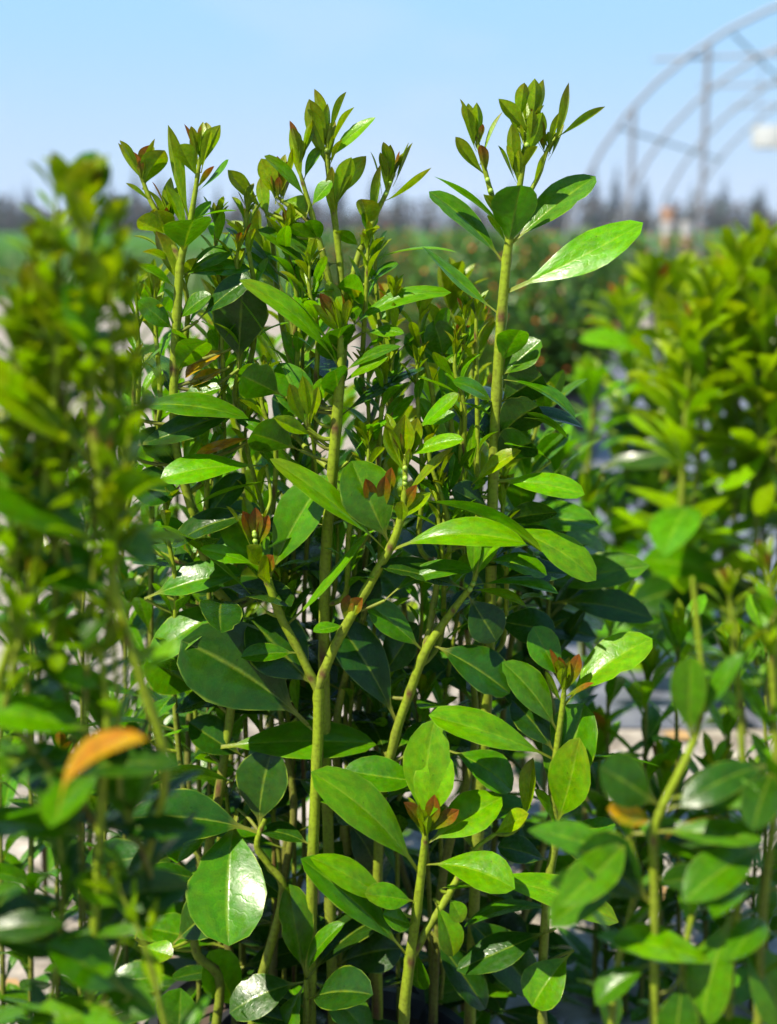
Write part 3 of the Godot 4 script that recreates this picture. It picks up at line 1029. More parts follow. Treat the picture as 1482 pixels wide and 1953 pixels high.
	lf(728, 985, 46, 734, 908, 66, 12, 26, -4, "r")
	lf(742, 950, 46, 746, 892, 60, 14, 22, -4, "r")
	lf(772, 985, 48, 796, 924, 66, 14, 24, -4, "r")
	lf(778, 995, 48, 818, 940, 66, 20, 28, -3, "y")
	lf(758, 1000, 48, 766, 955, 76, 14, 26, 0, "y")
	lf(766, 900, 46, 736, 806, 50, 18, 34, -3, "y")
	lf(768, 890, 48, 772, 792, 66, 10, 42, -4, "y")
	lf(772, 892, 46, 796, 796, 46, 24, 34, -4, "y")
	lf(760, 870, 44, 752, 815, 54, 14, 18, 0, "r")
	lf(772, 950, 46, 866, 856, 66, 50, 24, 3, "y")
	lf(748, 960, 42, 722, 900, 30, 30, 24, 0, "y")
	# middle
	lf(574, 860, 8, 478, 822, 60, 150, 80, 6, "m")
	lf(544, 758, 8, 460, 716, 50, 150, 82, 6, "m")
	lf(590, 830, 0, 536, 690, -20, 20, 78, 4, "m")
	lf(456, 704, -30, 464, 552, 0, 168, 106, 5, "d")
	lf(566, 748, 8, 454, 552, 30, 86, 20, 2, "m")
	lf(600, 890, 10, 572, 690, 40, 30, 1, 0, "y")
	lf(584, 812, 14, 552, 732, 40, 18, 30, -3, "y")
	lf(586, 806, 16, 577, 716, 50, 12, 26, -4, "y")
	lf(590, 812, 14, 604, 740, 30, 20, 24, -3, "y")
	lf(592, 830, 16, 524, 798, 60, 30, 30, 4, "y")
	lf(594, 790, 8, 618, 720, 20, 20, 28, 0, "l")
	lf(644, 706, 10, 462, 530, 70, 54, 54, 9, "l")
	lf(640, 676, 8, 476, 542, 20, 112, 50, 7, "l")
	lf(676, 646, 8, 858, 552, 40, 50, 46, 12, "l")
	lf(652, 706, 12, 646, 624, 90, 148, 84, 5, "m")
	lf(645, 775, 8, 638, 708, 80, 148, 62, 5, "m")
	lf(676, 632, 8, 674, 552, 10, 22, 40, 4, "m")
	lf(648, 622, 10, 612, 560, 30, 20, 24, -4, "r")
	lf(650, 615, 10, 640, 555, 34, 14, 24, -4, "r")
	lf(652, 615, 10, 660, 560, 30, 20, 22, -4, "y")
	lf(640, 640, 12, 596, 580, 40, 30, 24, 0, "y")
	lf(646, 620, 6, 626, 535, -10, 14, 30, -3, "y")
	lf(656, 720, 6, 762, 656, 40, 52, 42, 5, "m")
	lf(652, 740, 6, 740, 680, 50, 60, 36, 5, "l")
	lf(690, 638, -10, 770, 636, 20, 50, 34, 4, "l")
	lf(660, 800, 4, 810, 700, -20, 60, 60, 6, "d")
	lf(664, 880, -10, 760, 790, 10, 72, 32, 6, "l")
	lf(840, 700, -76, 772, 640, -60, 30, 66, 5, "m")
	lf(838, 690, -78, 826, 612, -70, 20, 64, 5, "m")
	lf(850, 700, -74, 924, 612, -50, 40, 34, 4, "l")
	lf(844, 660, -78, 850, 585, -60, 150, 34, 4, "l")
	lf(836, 650, -78, 812, 575, -60, 150, 30, 4, "y")
	lf(850, 720, -76, 882, 640, -70, 20, 36, 4, "l")
	lf(790, 820, 0, 874, 748, 30, 46, 40, 5, "l")
	lf(796, 812, 0, 868, 790, 40, 50, 34, 5, "l")
	lf(790, 870, 0, 882, 832, 40, 50, 44, 6, "l")
	lf(846, 860, -60, 800, 760, -50, 24, 40, 5, "l")
	lf(856, 800, -70, 842, 690, -70, 24, 40, 5, "l")
	lf(890, 924, -10, 902, 814, 0, 28, 26, 3, "l")
	lf(896, 928, -10, 918, 826, 0, 80, 26, 3, "m")
	lf(906, 924, 0, 988, 858, 40, 34, 36, 3, "y")
	lf(888, 940, 0, 930, 930, 40, 40, 30, 5, "l")
	lf(870, 960, -40, 960, 940, 0, 100, 34, 4, "l")
	lf(850, 980, -50, 830, 860, -50, 22, 52, 4, "d")
	lf(852, 960, -60, 872, 840, -60, 24, 46, 4, "m")
	# right stem
	lf(966, 482, 4, 992, 352, 60, 164, 86, 3, "m")
	lf(966, 452, 0, 828, 336, 10, 112, 44, 6, "l")
	lf(952, 505, 0, 822, 360, -40, 48, 60, 3, "m")
	lf(946, 612, 0, 806, 470, -10, 58, 48, -5, "m")
	lf(968, 560, -4, 1224, 420, 10, 24, 82, 4, "l")
	lf(978, 470, -20, 1132, 336, -60, 36, 84, 5, "m")
	lf(954, 696, 4, 992, 626, 50, 156, 62, 4, "l")
	lf(956, 724, -10, 1032, 650, -10, 30, 70, 4, "m")
	lf(954, 782, -10, 1034, 716, 20, 152, 84, 6, "d")
	lf(954, 726, -10, 1102, 784, 30, 62, 50, 10, "m")
	lf(948, 850, -20, 1026, 772, 10, 150, 86, 6, "d")
	lf(950, 800, -20, 1084, 824, 20, 104, 50, 12, "m")
	lf(946, 772, -6, 868, 724, 30, 56, 54, 6, "m")
	lf(946, 800, -8, 880, 766, 20, 104, 34, 5, "l")
	lf(942, 890, -16, 1014, 840, 20, 146, 90, 5, "d")
	lf(1050, 880, -60, 962, 846, 40, 100, 36, 5, "l")
	lf(938, 920, -20, 1114, 934, 40, 44, 60, 7, "l")
	lf(940, 1000, -30, 1142, 1094, 30, 40, 76, 7, "l")
	lf(938, 990, -30, 1062, 970, 0, 140, 66, 6, "d")
	lf(936, 1060, -40, 1050, 1010, -20, 60, 60, 6, "d")
	lf(934, 1100, -50, 1080, 1090, -30, 40, 80, 5, "d")
	lf(932, 1180, -60, 1060, 1200, -40, 30, 90, 5, "d")
	lf(930, 960, -40, 862, 930, -20, 40, 60, 5, "d")
	# its top: two fans of young leaves
	lf(908, 266, 8, 880, 202, 14, 150, 24, -4, "y")
	lf(910, 272, 8, 908, 196, 10, 150, 24, -4, "y")
	lf(918, 332, 8, 868, 262, 20, 140, 28, -3, "y")
	lf(936, 336, 8, 918, 276, 30, 150, 20, -3, "r")
	lf(926, 300, 8, 956, 212, -10, 60, 16, 3, "y")
	lf(990, 250, 6, 950, 190, 20, 150, 30, -4, "y")
	lf(988, 236, 6, 998, 158, 12, 150, 26, -4, "y")
	lf(1012, 226, 6, 1020, 150, 8, 150, 30, -4, "y")
	lf(1020, 230, 4, 1036, 152, -10, 150, 24, -4, "y")
	lf(1034, 262, 0, 1080, 156, 10, 130, 30, -10, "y")
	lf(1062, 264, -8, 1148, 196, 0, 120, 22, -6, "y")
	lf(992, 346, 4, 978, 236, 20, 150, 28, -3, "y")
	lf(1002, 332, 6, 1022, 276, 30, 130, 24, -3, "y")
	lf(1006, 350, 6, 1044, 288, 30, 110, 22, -3, "y")
	lf(1010, 304, 6, 1034, 214, 20, 160, 36, -3, "y")
	lf(1000, 290, 4, 1000, 200, -20, 40, 22, -3, "y")
	lf(962, 446, 4, 924, 368, 30, 150, 28, 2, "y")
	lf(958, 470, 0, 930, 410, 30, 110, 26, 2, "l")
	lf(990, 420, -20, 1010, 360, -40, 30, 30, 2, "y")
	buds([[932, 345, 14, 5], [958, 362, 14, 5], [972, 370, 14, 5.5], [955, 398, 14, 5], [1008, 280, 14, 5]])
	# top of the middle: fans of young leaves
	lf(630, 310, -58, 592, 188, -40, 160, 42, -3, "y")
	lf(630, 276, -58, 605, 170, -60, 150, 26, -3, "y")
	lf(634, 258, -58, 622, 198, -50, 140, 18, -3, "y")
	lf(634, 254, -58, 656, 174, -60, 130, 22, -5, "y")
	lf(640, 308, -58, 716, 224, -40, 32, 30, 4, "l")
	lf(578, 348, -40, 558, 232, -30, 150, 28, -3, "y")
	lf(580, 350, -40, 612, 276, -60, 30, 24, 3, "l")
	lf(640, 440, -60, 628, 316, -40, 158, 26, -3, "y")
	lf(648, 392, -58, 668, 298, -30, 150, 34, -3, "y")
	lf(650, 380, -60, 694, 296, -70, 150, 40, 3, "y")
	lf(656, 400, -60, 668, 330, -40, 150, 18, -3, "y")
	lf(690, 420, -78, 722, 312, -60, 140, 24, -3, "y")
	lf(600, 400, -44, 632, 345, -40, 40, 36, 2, "l")
	lf(500, 398, -60, 436, 322, -40, 140, 36, -4, "y")
	lf(530, 385, -64, 500, 302, -60, 150, 40, -4, "y")
	lf(532, 386, -64, 530, 298, -60, 150, 34, -3, "r")
	lf(538, 384, -64, 548, 306, -70, 140, 30, -3, "r")
	lf(590, 388, -44, 504, 298, -10, 60, 42, 5, "l")
	lf(536, 390, -60, 590, 408, -30, 150, 44, 3, "y")
	lf(512, 420, -60, 494, 340, -70, 150, 28, -3, "y")
	lf(738, 368, -82, 744, 276, -70, 150, 28, -4, "y")
	lf(742, 364, -82, 768, 288, -80, 60, 26, -4, "y")
	lf(742, 386, -82, 824, 322, -60, 120, 28, -6, "y")
	lf(728, 384, -82, 716, 288, -80, 86, 12, 0, "y")
	lf(716, 440, -80, 692, 378, -60, 150, 46, 3, "y")
	lf(700, 450, -78, 712, 400, -90, 150, 40, 3, "l")
	lf(668, 470, -66, 724, 434, -30, 108, 28, 8, "y")
	lf(690, 480, -72, 640, 440, -60, 150, 30, 4, "l")
	lf(676, 512, -72, 868, 470, -40, 94, 28, 8, "l")
	lf(624, 556, -50, 500, 430, -20, 48, 54, 5, "m")
	lf(640, 540, -66, 700, 560, -10, 150, 60, 5, "l")
	lf(610, 480, -48, 550, 430, -40, 150, 44, 4, "l")
	lf(600, 470, -46, 590, 420, -20, 150, 40, 4, "l")
	lf(640, 500, -66, 556, 520, -60, 40, 44, 6, "d")
	lf(530, 520, -90, 432, 432, -70, 50, 42, 6, "m")
	lf(540, 560, -90, 470, 480, -80, 50, 60, 6, "m")
	lf(700, 540, -74, 756, 500, -50, 60, 40, 5, "m")
	stem([[642, 800, -20, 9], [560, 700, -90, 8], [530, 560, -100, 7], [520, 460, -96, 6], [508, 400, -76, 4]], 1.0)
	buds([[480, 395, -50, 5], [510, 410, -50, 5], [512, 395, -50, 4.5], [632, 290, -50, 5], [640, 292, -50, 5], [745, 370, -74, 5], [736, 345, -74, 4]])
	# left stem
	lf(350, 494, 0, 366, 412, 70, 150, 96, 5, "m")
	lf(372, 424, 0, 452, 402, 30, 88, 24, 5, "l")
	lf(378, 612, -10, 470, 526, 20, 44, 58, 5, "d")
	lf(336, 722, -16, 394, 648, 30, 150, 66, 5, "l")
	lf(228, 780, 0, 474, 794, 50, 56, 76, 8, "m")
	lf(240, 858, -20, 440, 788, 10, 40, 66, 5, "d")
	lf(488, 834, -40, 372, 864, 0, 60, 40, 4, "o", "dying_leaf").set_meta("label", "orange-yellow dying leaf curled above a green one")
	lf(444, 664, -40, 352, 718, -20, 50, 52, 4, "o", "dying_leaf").set_meta("label", "yellow dying leaf with brown patches by the left stem")
	lf(438, 700, -40, 360, 735, -30, 50, 40, 4, "o", "dying_leaf").set_meta("label", "narrow yellow dying leaf by the left stem")
	lf(348, 420, -2, 326, 238, 10, 150, 30, -2, "y")
	lf(370, 340, -2, 344, 272, 30, 150, 38, -3, "y")
	lf(376, 310, 0, 355, 236, 6, 120, 14, 0, "r")
	lf(380, 308, 0, 380, 240, 8, 60, 14, 0, "r")
	lf(384, 322, 0, 420, 238, 10, 150, 32, -4, "y")
	lf(376, 366, -2, 438, 306, 20, 70, 26, -3, "l")
	lf(374, 360, -2, 410, 318, 20, 120, 20, -3, "r")
	lf(268, 342, -16, 228, 272, -10, 140, 16, -3, "y")
	lf(272, 356, -16, 314, 284, 10, 160, 46, 3, "y")
	lf(270, 332, -16, 282, 276, -10, 150, 22, -3, "r")
	lf(262, 330, -16, 254, 290, -10, 150, 14, -3, "r")
	lf(290, 390, -14, 240, 350, -10, 120, 16, 0, "y")
	lf(320, 440, -10, 322, 340, -30, 150, 26, -2, "y")
	lf(330, 460, -10, 300, 380, -30, 150, 24, -2, "y")
	lf(356, 450, -6, 322, 350, 0, 150, 24, -2, "y")
	lf(318, 450, -10, 262, 420, 20, 130, 44, 3, "y")
	lf(310, 470, -10, 300, 400, 10, 150, 42, 3, "y")
	lf(338, 610, -8, 400, 560, 10, 44, 44, 5, "m")
	lf(336, 640, -8, 268, 572, 30, 34, 54, 5, "m")
	lf(340, 560, -8, 262, 500, 30, 130, 36, 5, "l")
	lf(346, 540, -6, 440, 470, -20, 46, 46, 6, "m")
	lf(350, 520, -6, 478, 510, -40, 50, 50, 6, "m")
	lf(334, 780, -20, 420, 740, 0, 50, 50, 5, "m")
	lf(336, 830, -24, 410, 770, 0, 60, 34, 4, "l")
	lf(350, 900, -30, 270, 820, -20, 34, 84, 5, "d")
	lf(360, 950, -34, 252, 930, -10, 30, 90, 5, "d")
	lf(348, 900, -30, 400, 800, -30, 40, 40, 4, "l")
	lf(380, 1010, -46, 460, 900, -70, 30, 60, 5, "d")
	lf(386, 1040, -46, 290, 1000, -30, 40, 60, 5, "m")
	lf(340, 540, -8, 300, 440, 0, 150, 40, 3, "y")
	lf(372, 470, -20, 400, 380, -40, 40, 26, 3, "l")
	# low middle and right
	lf(824, 1492, 0, 656, 1470, 10, 36, 84, 6, "m")
	lf(850, 1430, -20, 978, 1506, 10, 34, 86, 6, "m")
	lf(1054, 1452, 14, 818, 1364, 70, 44, 80, 9, "l")
	lf(1060, 1402, 12, 966, 1262, 30, 30, 76, 5, "m")
	lf(1060, 1440, 0, 982, 1330, -20, 26, 78, 5, "d")
	lf(1070, 1578, 10, 1098, 1412, 60, 22, 94, 3, "l")
	lf(1000, 1560, 10, 1012, 1448, 30, 30, 38, 3, "y")
	lf(960, 1588, 10, 1010, 1552, 50, 34, 44, 4, "y")
	lf(1040, 1600, 6, 1030, 1505, 40, 60, 32, 6, "l")
	lf(1078, 1352, 10, 1240, 1212, -20, 38, 98, 6, "l")
	lf(1066, 1560, -10, 1110, 1335, -40, 30, 120, 6, "m")
	lf(1070, 1450, 0, 1258, 1450, 40, 84, 30, 5, "l")
	lf(1062, 1606, 6, 1170, 1566, 40, 48, 64, 5, "m")
	lf(1080, 1300, 0, 1016, 1192, -10, 30, 70, 4, "m")
	lf(1076, 1312, 12, 1066, 1252, 24, 20, 22, -3, "r")
	lf(1078, 1316, 12, 1102, 1248, 24, 20, 26, -3, "r")
	lf(1080, 1330, 12, 1130, 1300, 40, 50, 18, -3, "r")
	lf(1074, 1340, 12, 1040, 1280, 24, 40, 20, -3, "y")
	lf(1076, 1330, 12, 1086, 1260, 20, 20, 22, -3, "y")
	lf(1050, 1640, 0, 950, 1610, 0, 40, 70, 5, "d")
	lf(1046, 1690, 0, 1150, 1650, 10, 40, 80, 5, "d")
	lf(930, 1300, -60, 1050, 1340, -60, 30, 90, 5, "d")
	lf(720, 1500, -60, 640, 1560, -40, 40, 80, 5, "d")
	lf(850, 1560, -60, 940, 1640, -60, 30, 80, 5, "d")
	lf(640, 1600, -60, 720, 1690, -60, 26, 80, 5, "d")
	# fuller fans of young leaves at the shoot tips
	for q in [[626, 296, -58, 5], [570, 314, -40, 4], [530, 374, -62, 4], [746, 340, -82, 5], [908, 270, 8, 4], [1006, 262, 6, 6], [1044, 290, -8, 4], [984, 330, 4, 4], [381, 306, 0, 5], [272, 336, -16, 4], [318, 420, -12, 4], [486, 1030, 36, 3], [772, 880, 48, 4], [1076, 1310, 12, 5], [812, 1590, 70, 3], [650, 620, 10, 5]]:
		for k in q[3]:
			var b := sp(q[0] + rng.randf_range(-8, 8), q[1] + rng.randf_range(-10, 26), q[2])
			var a := rng.randf() * TAU
			var d := Vector3(cos(a) * 0.42, rng.randf_range(0.75, 1.2), sin(a) * 0.42).normalized()
			var l := unit() * rng.randf_range(58, 96)
			blade(b, b + d * l, Vector3(-cos(a), 0.4, -sin(a)), l * rng.randf_range(0.2, 0.3), rng.randf_range(-0.06, 0.04), "r" if rng.randf() < 0.1 else "y", "young_leaf")
		for k in 3:
			var b := sp(q[0] + rng.randf_range(-6, 6), q[1] + rng.randf_range(-4, 14), q[2] + 4)
			var a := rng.randf() * TAU
			var d := Vector3(cos(a) * 0.3, 1.0, sin(a) * 0.3).normalized()
			var l := unit() * rng.randf_range(34, 58)
			blade(b, b + d * l, Vector3(-cos(a), 0.4, -sin(a)), l * 0.34, -0.05, "r" if rng.randf() < 0.3 else "y", "young_leaf")
	# small fresh shoots among the older leaves
	for q in [[800, 920, -40, 795, 690], [872, 900, -50, 884, 600], [905, 900, -40, 908, 590], [700, 900, -60, 702, 700], [560, 700, -60, 575, 540], [455, 660, -40, 452, 470], [300, 760, -30, 296, 560], [420, 760, -50, 424, 560], [250, 900, -20, 255, 700], [330, 1120, -40, 318, 960], [840, 1100, -40, 836, 930], [960, 1100, -50, 958, 930], [720, 640, -90, 716, 480], [500, 1000, -70, 470, 800], [350, 560, -30, 306, 420], [420, 560, -60, 412, 420], [480, 560, -50, 470, 400], [560, 560, -50, 548, 430], [600, 640, -10, 590, 500], [690, 600, -60, 700, 470], [740, 700, -50, 752, 560], [720, 800, -20, 735, 690], [820, 760, -50, 800, 600], [880, 780, -30, 868, 660], [260, 700, -20, 262, 560], [390, 900, -40, 392, 760], [520, 860, -30, 500, 720], [850, 1000, -20, 820, 830], [660, 1010, 0, 700, 840]]:
		shoot([[q[0], q[1] + 120, q[2] - 30, 7], [q[0] + 6, q[1], q[2], 6], [q[3], q[4] + 50, q[2] + 6, 5], [q[3] + 2, q[4], q[2] + 8, 3]], 13, 100, "m" if rng.randf() < 0.3 else "l", "l" if rng.randf() < 0.3 else "y", 6, 0.25, 1.0, 0.75)
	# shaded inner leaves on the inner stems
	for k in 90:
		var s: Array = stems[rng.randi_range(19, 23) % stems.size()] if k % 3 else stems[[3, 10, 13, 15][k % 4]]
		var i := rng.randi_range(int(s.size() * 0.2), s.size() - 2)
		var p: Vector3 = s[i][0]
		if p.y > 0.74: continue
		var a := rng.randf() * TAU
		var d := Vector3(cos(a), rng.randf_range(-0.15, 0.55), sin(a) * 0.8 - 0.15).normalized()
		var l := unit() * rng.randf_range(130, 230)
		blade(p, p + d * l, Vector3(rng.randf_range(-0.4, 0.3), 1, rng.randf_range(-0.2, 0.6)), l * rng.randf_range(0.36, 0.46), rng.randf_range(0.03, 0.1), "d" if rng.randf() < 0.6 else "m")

# ------------------------------------------------------------------ the blurred shrubs round it
func left_shrub() -> void:
	new_shrub("blurred evergreen shrub nearest the camera at the left edge, with a curled orange leaf", 0.65, 60)
	leaf_rows = 9
	stem([[130, 2300, -120, 10], [200, 1900, -110, 10], [296, 1580, -60, 11], [314, 1440, -20, 12], [270, 1300, 6, 14], [226, 1150, 10, 13], [202, 1000, 12, 12], [184, 850, 10, 11], [172, 650, 8, 9], [158, 480, 6, 8], [150, 390, 6, 5]], 1.0)
	stem([[100, 2300, -140, 9], [170, 1900, -140, 9], [210, 1690, -100, 9], [170, 1550, -50, 9], [110, 1480, -10, 9], [40, 1400, 14, 11], [-40, 1300, 20, 9]], 0.45)
	stem([[150, 2300, -30, 15], [190, 1600, -20, 12], [206, 1400, 0, 11], [196, 1270, 6, 8], [180, 1200, 6, 5]], 1.0)
	stem([[-60, 2300, 20, 16], [-40, 1500, 20, 14], [60, 1100, 20, 12], [100, 800, 16, 10], [110, 640, 12, 7]], 0.9)
	lf(154, 420, 6, 104, 288, 10, 150, 46, -2, "y")
	lf(160, 460, 8, 174, 300, 40, 150, 76, 3, "y")
	lf(150, 420, -10, 186, 288, -30, 20, 80, 3, "m")
	lf(160, 500, 6, 44, 430, 20, 150, 66, 4, "y")
	lf(170, 520, 6, 236, 376, 10, 60, 48, 3, "m")
	lf(108, 650, 12, 44, 500, 40, 150, 70, 3, "y")
	lf(178, 660, 8, 218, 462, 40, 150, 72, 3, "a")
	lf(180, 700, 10, 120, 540, 60, 26, 74, 4, "l")
	lf(168, 620, 8, 100, 560, 30, 150, 60, 4, "y")
	lf(176, 680, 8, 260, 620, 30, 150, 40, 4, "y")
	lf(170, 560, 8, 150, 480, 30, 150, 50, 3, "y")
	lf(190, 900, 10, -80, 660, 60, 40, 130, 6, "a")
	lf(170, 840, 10, -60, 790, 50, 90, 60, 6, "l")
	lf(120, 740, 14, 30, 640, 40, 140, 50, 5, "y")
	lf(112, 700, 14, 140, 600, 30, 150, 44, 4, "y")
	lf(200, 1070, 10, -60, 890, 50, 30, 150, 5, "m")
	lf(206, 980, 12, 292, 900, 30, 150, 70, 5, "a")
	lf(190, 860, 10, 240, 760, 0, 30, 50, 5, "l")
	lf(226, 1150, 10, 80, 1060, 20, 30, 110, 5, "m")
	lf(210, 1040, 10, 300, 1060, -20, 40, 84, 5, "m")
	lf(204, 1390, 4, -70, 1350, 60, 40, 96, 9, "l")
	lf(112, 1560, 330, 286, 1412, 380, 58, 84, 20, "o", "dying_leaf").set_meta("label", "curled orange and yellow dying leaf")
	lf(236, 1618, 10, 196, 1440, 40, 156, 150, 4, "m")
	lf(190, 1590, 0, -80, 1568, 40, 40, 100, 6, "m")
	lf(250, 1760, 10, 130, 1706, 60, 30, 70, 5, "l")
	lf(260, 1740, 0, 180, 1640, 20, 40, 50, 5, "l")
	lf(250, 1900, 0, 90, 1800, 40, 30, 130, 5, "m")
	lf(260, 1930, -20, 40, 1950, 40, 40, 110, 5, "m")
	lf(150, 1500, 6, 260, 1420, 0, 40, 90, 5, "d")
	lf(230, 1160, 10, 150, 1240, 40, 40, 80, 6, "d")
	lf(272, 1300, 6, 340, 1220, 10, 40, 40, 5, "l")
	lf(196, 1270, 6, 130, 1190, 20, 30, 50, 3, "y")
	lf(194, 1260, 6, 240, 1180, 20, 30, 44, 3, "y")
	lf(200, 1320, 6, 110, 1280, 30, 40, 60, 4, "l")
	lf(186, 1220, 6, 180, 1140, 20, 30, 40, 3, "y")
	shoot([[-80, 2300, 40, 10], [-60, 1700, 40, 9], [20, 1300, 44, 8], [60, 1120, 44, 5]], 24, 210, "m", "a", 6, 0.2)
	shoot([[20, 2300, -30, 10], [100, 1900, -40, 9], [120, 1700, -40, 7], [110, 1560, -40, 4]], 22, 220, "d", "m", 4, 0.2)
	shoot([[180, 2300, -60, 10], [150, 1500, -70, 8], [110, 1200, -60, 7], [120, 900, -50, 5]], 50, 200, "m", "a", 5, 0.2)
	shoot([[200, 900, -10, 7], [230, 760, -30, 6], [240, 650, -36, 5], [250, 540, -40, 3]], 18, 140, "a", "y", 6, 0.1)
	shoot([[40, 1400, -40, 8], [20, 1000, -30, 7], [70, 760, -24, 5]], 24, 170, "m", "a", 6, 0.1)
	shoot([[130, 800, -16, 7], [90, 680, -12, 6], [60, 560, -8, 4]], 18, 150, "a", "y", 9, 0.1)
	shoot([[150, 760, -16, 7], [140, 640, -12, 6], [110, 490, -8, 4]], 18, 150, "a", "y", 9, 0.1)
	shoot([[220, 1100, -30, 7], [240, 900, -40, 6], [200, 700, -40, 4]], 26, 150, "a", "y", 8, 0.1)
	shoot([[60, 1100, 0, 7], [90, 900, 0, 6], [80, 700, 0, 4]], 24, 150, "a", "y", 8, 0.1)
	shoot([[-20, 1300, 0, 7], [-10, 1000, 0, 6], [20, 820, 0, 4]], 20, 170, "a", "y", 6, 0.1)
	shoot([[300, 1700, -60, 8], [230, 1500, -50, 7], [180, 1330, -40, 4]], 22, 190, "d", "l", 5, 0.1)
	shoot([[320, 2100, 20, 8], [290, 1850, 30, 7], [230, 1700, 30, 4]], 16, 170, "m", "a", 4, 0.1)
	low_leaves(40, [1, 2, 3, 4, 5, 6], 0.62)
	for q in [[150, 40, 640], [100, 130, 700], [200, 250, 720], [60, 20, 900], [160, 190, 880], [230, 210, 1000], [100, 100, 600], [180, 170, 560], [120, 106, 345], [165, 172, 350], [70, 62, 480], [210, 216, 430], [40, 26, 590]]:
		shoot([[q[0], q[2] + 520, 0, 7], [(q[0] + q[1]) / 2, q[2] + 260, 10, 6], [q[1], q[2] + 90, 16, 5], [q[1] + 4, q[2], 16, 3]], 16, 130, "a", "y", 7, 0.25, 0.9)

func right_shrubs() -> void:
	leaf_rows = 9
	new_shrub("blurred evergreen shrub at the lower right edge, its long stem bare in the middle", 0.69, 1330)
	stem([[1240, 2300, 0, 14], [1248, 1780, 0, 12], [1246, 1600, 6, 12], [1262, 1540, 8, 11], [1320, 1420, 6, 10], [1340, 1330, 4, 8], [1330, 1200, 0, 7], [1320, 1100, 0, 6]], 0.95)
	stem([[1400, 2300, -10, 14], [1390, 1900, -10, 12], [1420, 1600, -10, 10], [1410, 1350, 0, 8], [1400, 1180, 0, 6]], 0.8)
	lf(1320, 1420, 6, 1320, 1250, 30, 24, 74, 4, "m")
	lf(1334, 1380, 6, 1410, 1240, 30, 40, 50, 4, "m")
	lf(1250, 1640, 6, 1390, 1560, 40, 90, 40, 16, "o", "dying_leaf").set_meta("label", "thin orange-yellow dying leaf arching from the blurred stem")
	lf(1246, 1570, 6, 1160, 1540, 60, 30, 56, 5, "o", "dying_leaf").set_meta("label", "small yellow dying leaf on the blurred stem")
	lf(1250, 1740, 0, 1100, 1620, 10, 30, 140, 5, "d")
	lf(1262, 1540, 0, 1140, 1460, 20, 30, 120, 5, "d")
	lf(1300, 1860, 0, 1140, 1780, 30, 60, 70, 6, "m")
	lf(1380, 1860, 0, 1170, 1790, 30, 50, 90, 8, "l")
	lf(1390, 1720, -10, 1330, 1960, 40, 30, 110, 4, "m")
	lf(1410, 1760, -10, 1500, 1960, 40, 30, 120, 4, "m")
	lf(1246, 1660, 0, 1400, 1700, 20, 40, 90, 5, "m")
	lf(1240, 1840, -20, 1130, 1900, 20, 40, 80, 6, "m")
	shoot([[1440, 2300, 20, 14], [1450, 1800, 20, 12], [1480, 1500, 20, 10], [1470, 1250, 20, 7]], 22, 200, "m", "l", 5, 0.15)
	shoot([[1330, 2300, -40, 12], [1300, 1900, -40, 10], [1330, 1700, -40, 7]], 12, 190, "m", "l", 4, 0.15)
	shoot([[1420, 1400, 0, 9], [1400, 1240, 0, 7], [1390, 1120, 0, 5]], 16, 120, "l", "y", 9, 0.1)
	shoot([[1470, 1400, 0, 9], [1480, 1200, 0, 7], [1460, 1080, 0, 5]], 14, 130, "l", "y", 9, 0.1)
	shoot([[1160, 2300, -60, 12], [1170, 1900, -70, 10], [1210, 1700, -70, 8], [1200, 1560, -70, 6]], 16, 190, "d", "m", 2, 0.15)

	low_leaves(44, [0, 1, 2, 3, 6, 2, 6], 0.60)
	new_shrub("blurred evergreen shrub at the right edge with many yellow-green upright shoots", 2.5, 1400)
	for q in [[1420, 1400, 1410, 510, 0], [1380, 1320, 1350, 560, 20], [1500, 1490, 1480, 520, 0], [1400, 1380, 1390, 600, -60], [1450, 1440, 1455, 620, 60], [1470, 1460, 1440, 480, -60], [1360, 1300, 1310, 640, 50], [1490, 1500, 1470, 760, 70]]:
		shoot([[q[0], 1900, q[4], 9], [q[1], 1200, q[4], 8], [(q[1] + q[2]) / 2, 850, q[4], 7], [q[2], q[3] + 130, q[4], 5], [q[2] + 4, q[3], q[4], 3]], 42, 200, "a", "y", 9, 0.15)

	low_leaves(60, [0, 1, 2, 3, 4, 5, 6, 7], 0.45)
	new_shrub("blurred evergreen shrub between the sharp shrub and the right edge, standing further back", 2.8, 1230)
	shoot([[1150, 1900, 0, 9], [1140, 1200, 0, 9], [1190, 1030, 0, 8], [1270, 900, 0, 7], [1260, 700, 0, 6], [1250, 560, 0, 4]], 38, 205, "a", "y", 8, 0.2)
	shoot([[1220, 1900, 0, 9], [1240, 1200, 0, 8], [1300, 900, 0, 7], [1290, 680, 0, 5], [1290, 560, 0, 3]], 38, 205, "a", "y", 8, 0.2)
	shoot([[1120, 1900, 30, 9], [1110, 1150, 30, 8], [1120, 900, 30, 7], [1130, 790, 30, 5], [1126, 730, 30, 3]], 18, 150, "m", "l", 5, 0.45)
	shoot([[1200, 1900, -60, 9], [1190, 1100, -60, 8], [1200, 760, -60, 6], [1190, 600, -60, 4]], 38, 180, "a", "y", 8, 0.3)
	shoot([[1300, 1900, -40, 9], [1350, 1100, -40, 8], [1370, 800, -40, 6], [1380, 560, -40, 4]], 38, 210, "a", "y", 8, 0.2)
	shoot([[1180, 1900, 40, 9], [1220, 1400, 40, 8], [1190, 1100, 40, 6], [1150, 960, 40, 4]], 34, 170, "d", "m", 4, 0.15)
	lf(1296, 770, 40, 1330, 715, 60, 30, 60, 4, "o", "dying_leaf").set_meta("label", "small orange leaf among the blurred green shoots")
	lf(1250, 700, 0, 1110, 640, 20, 50, 50, 8, "l")
	low_leaves(50, [0, 1, 2, 3, 4, 5], 0.45)
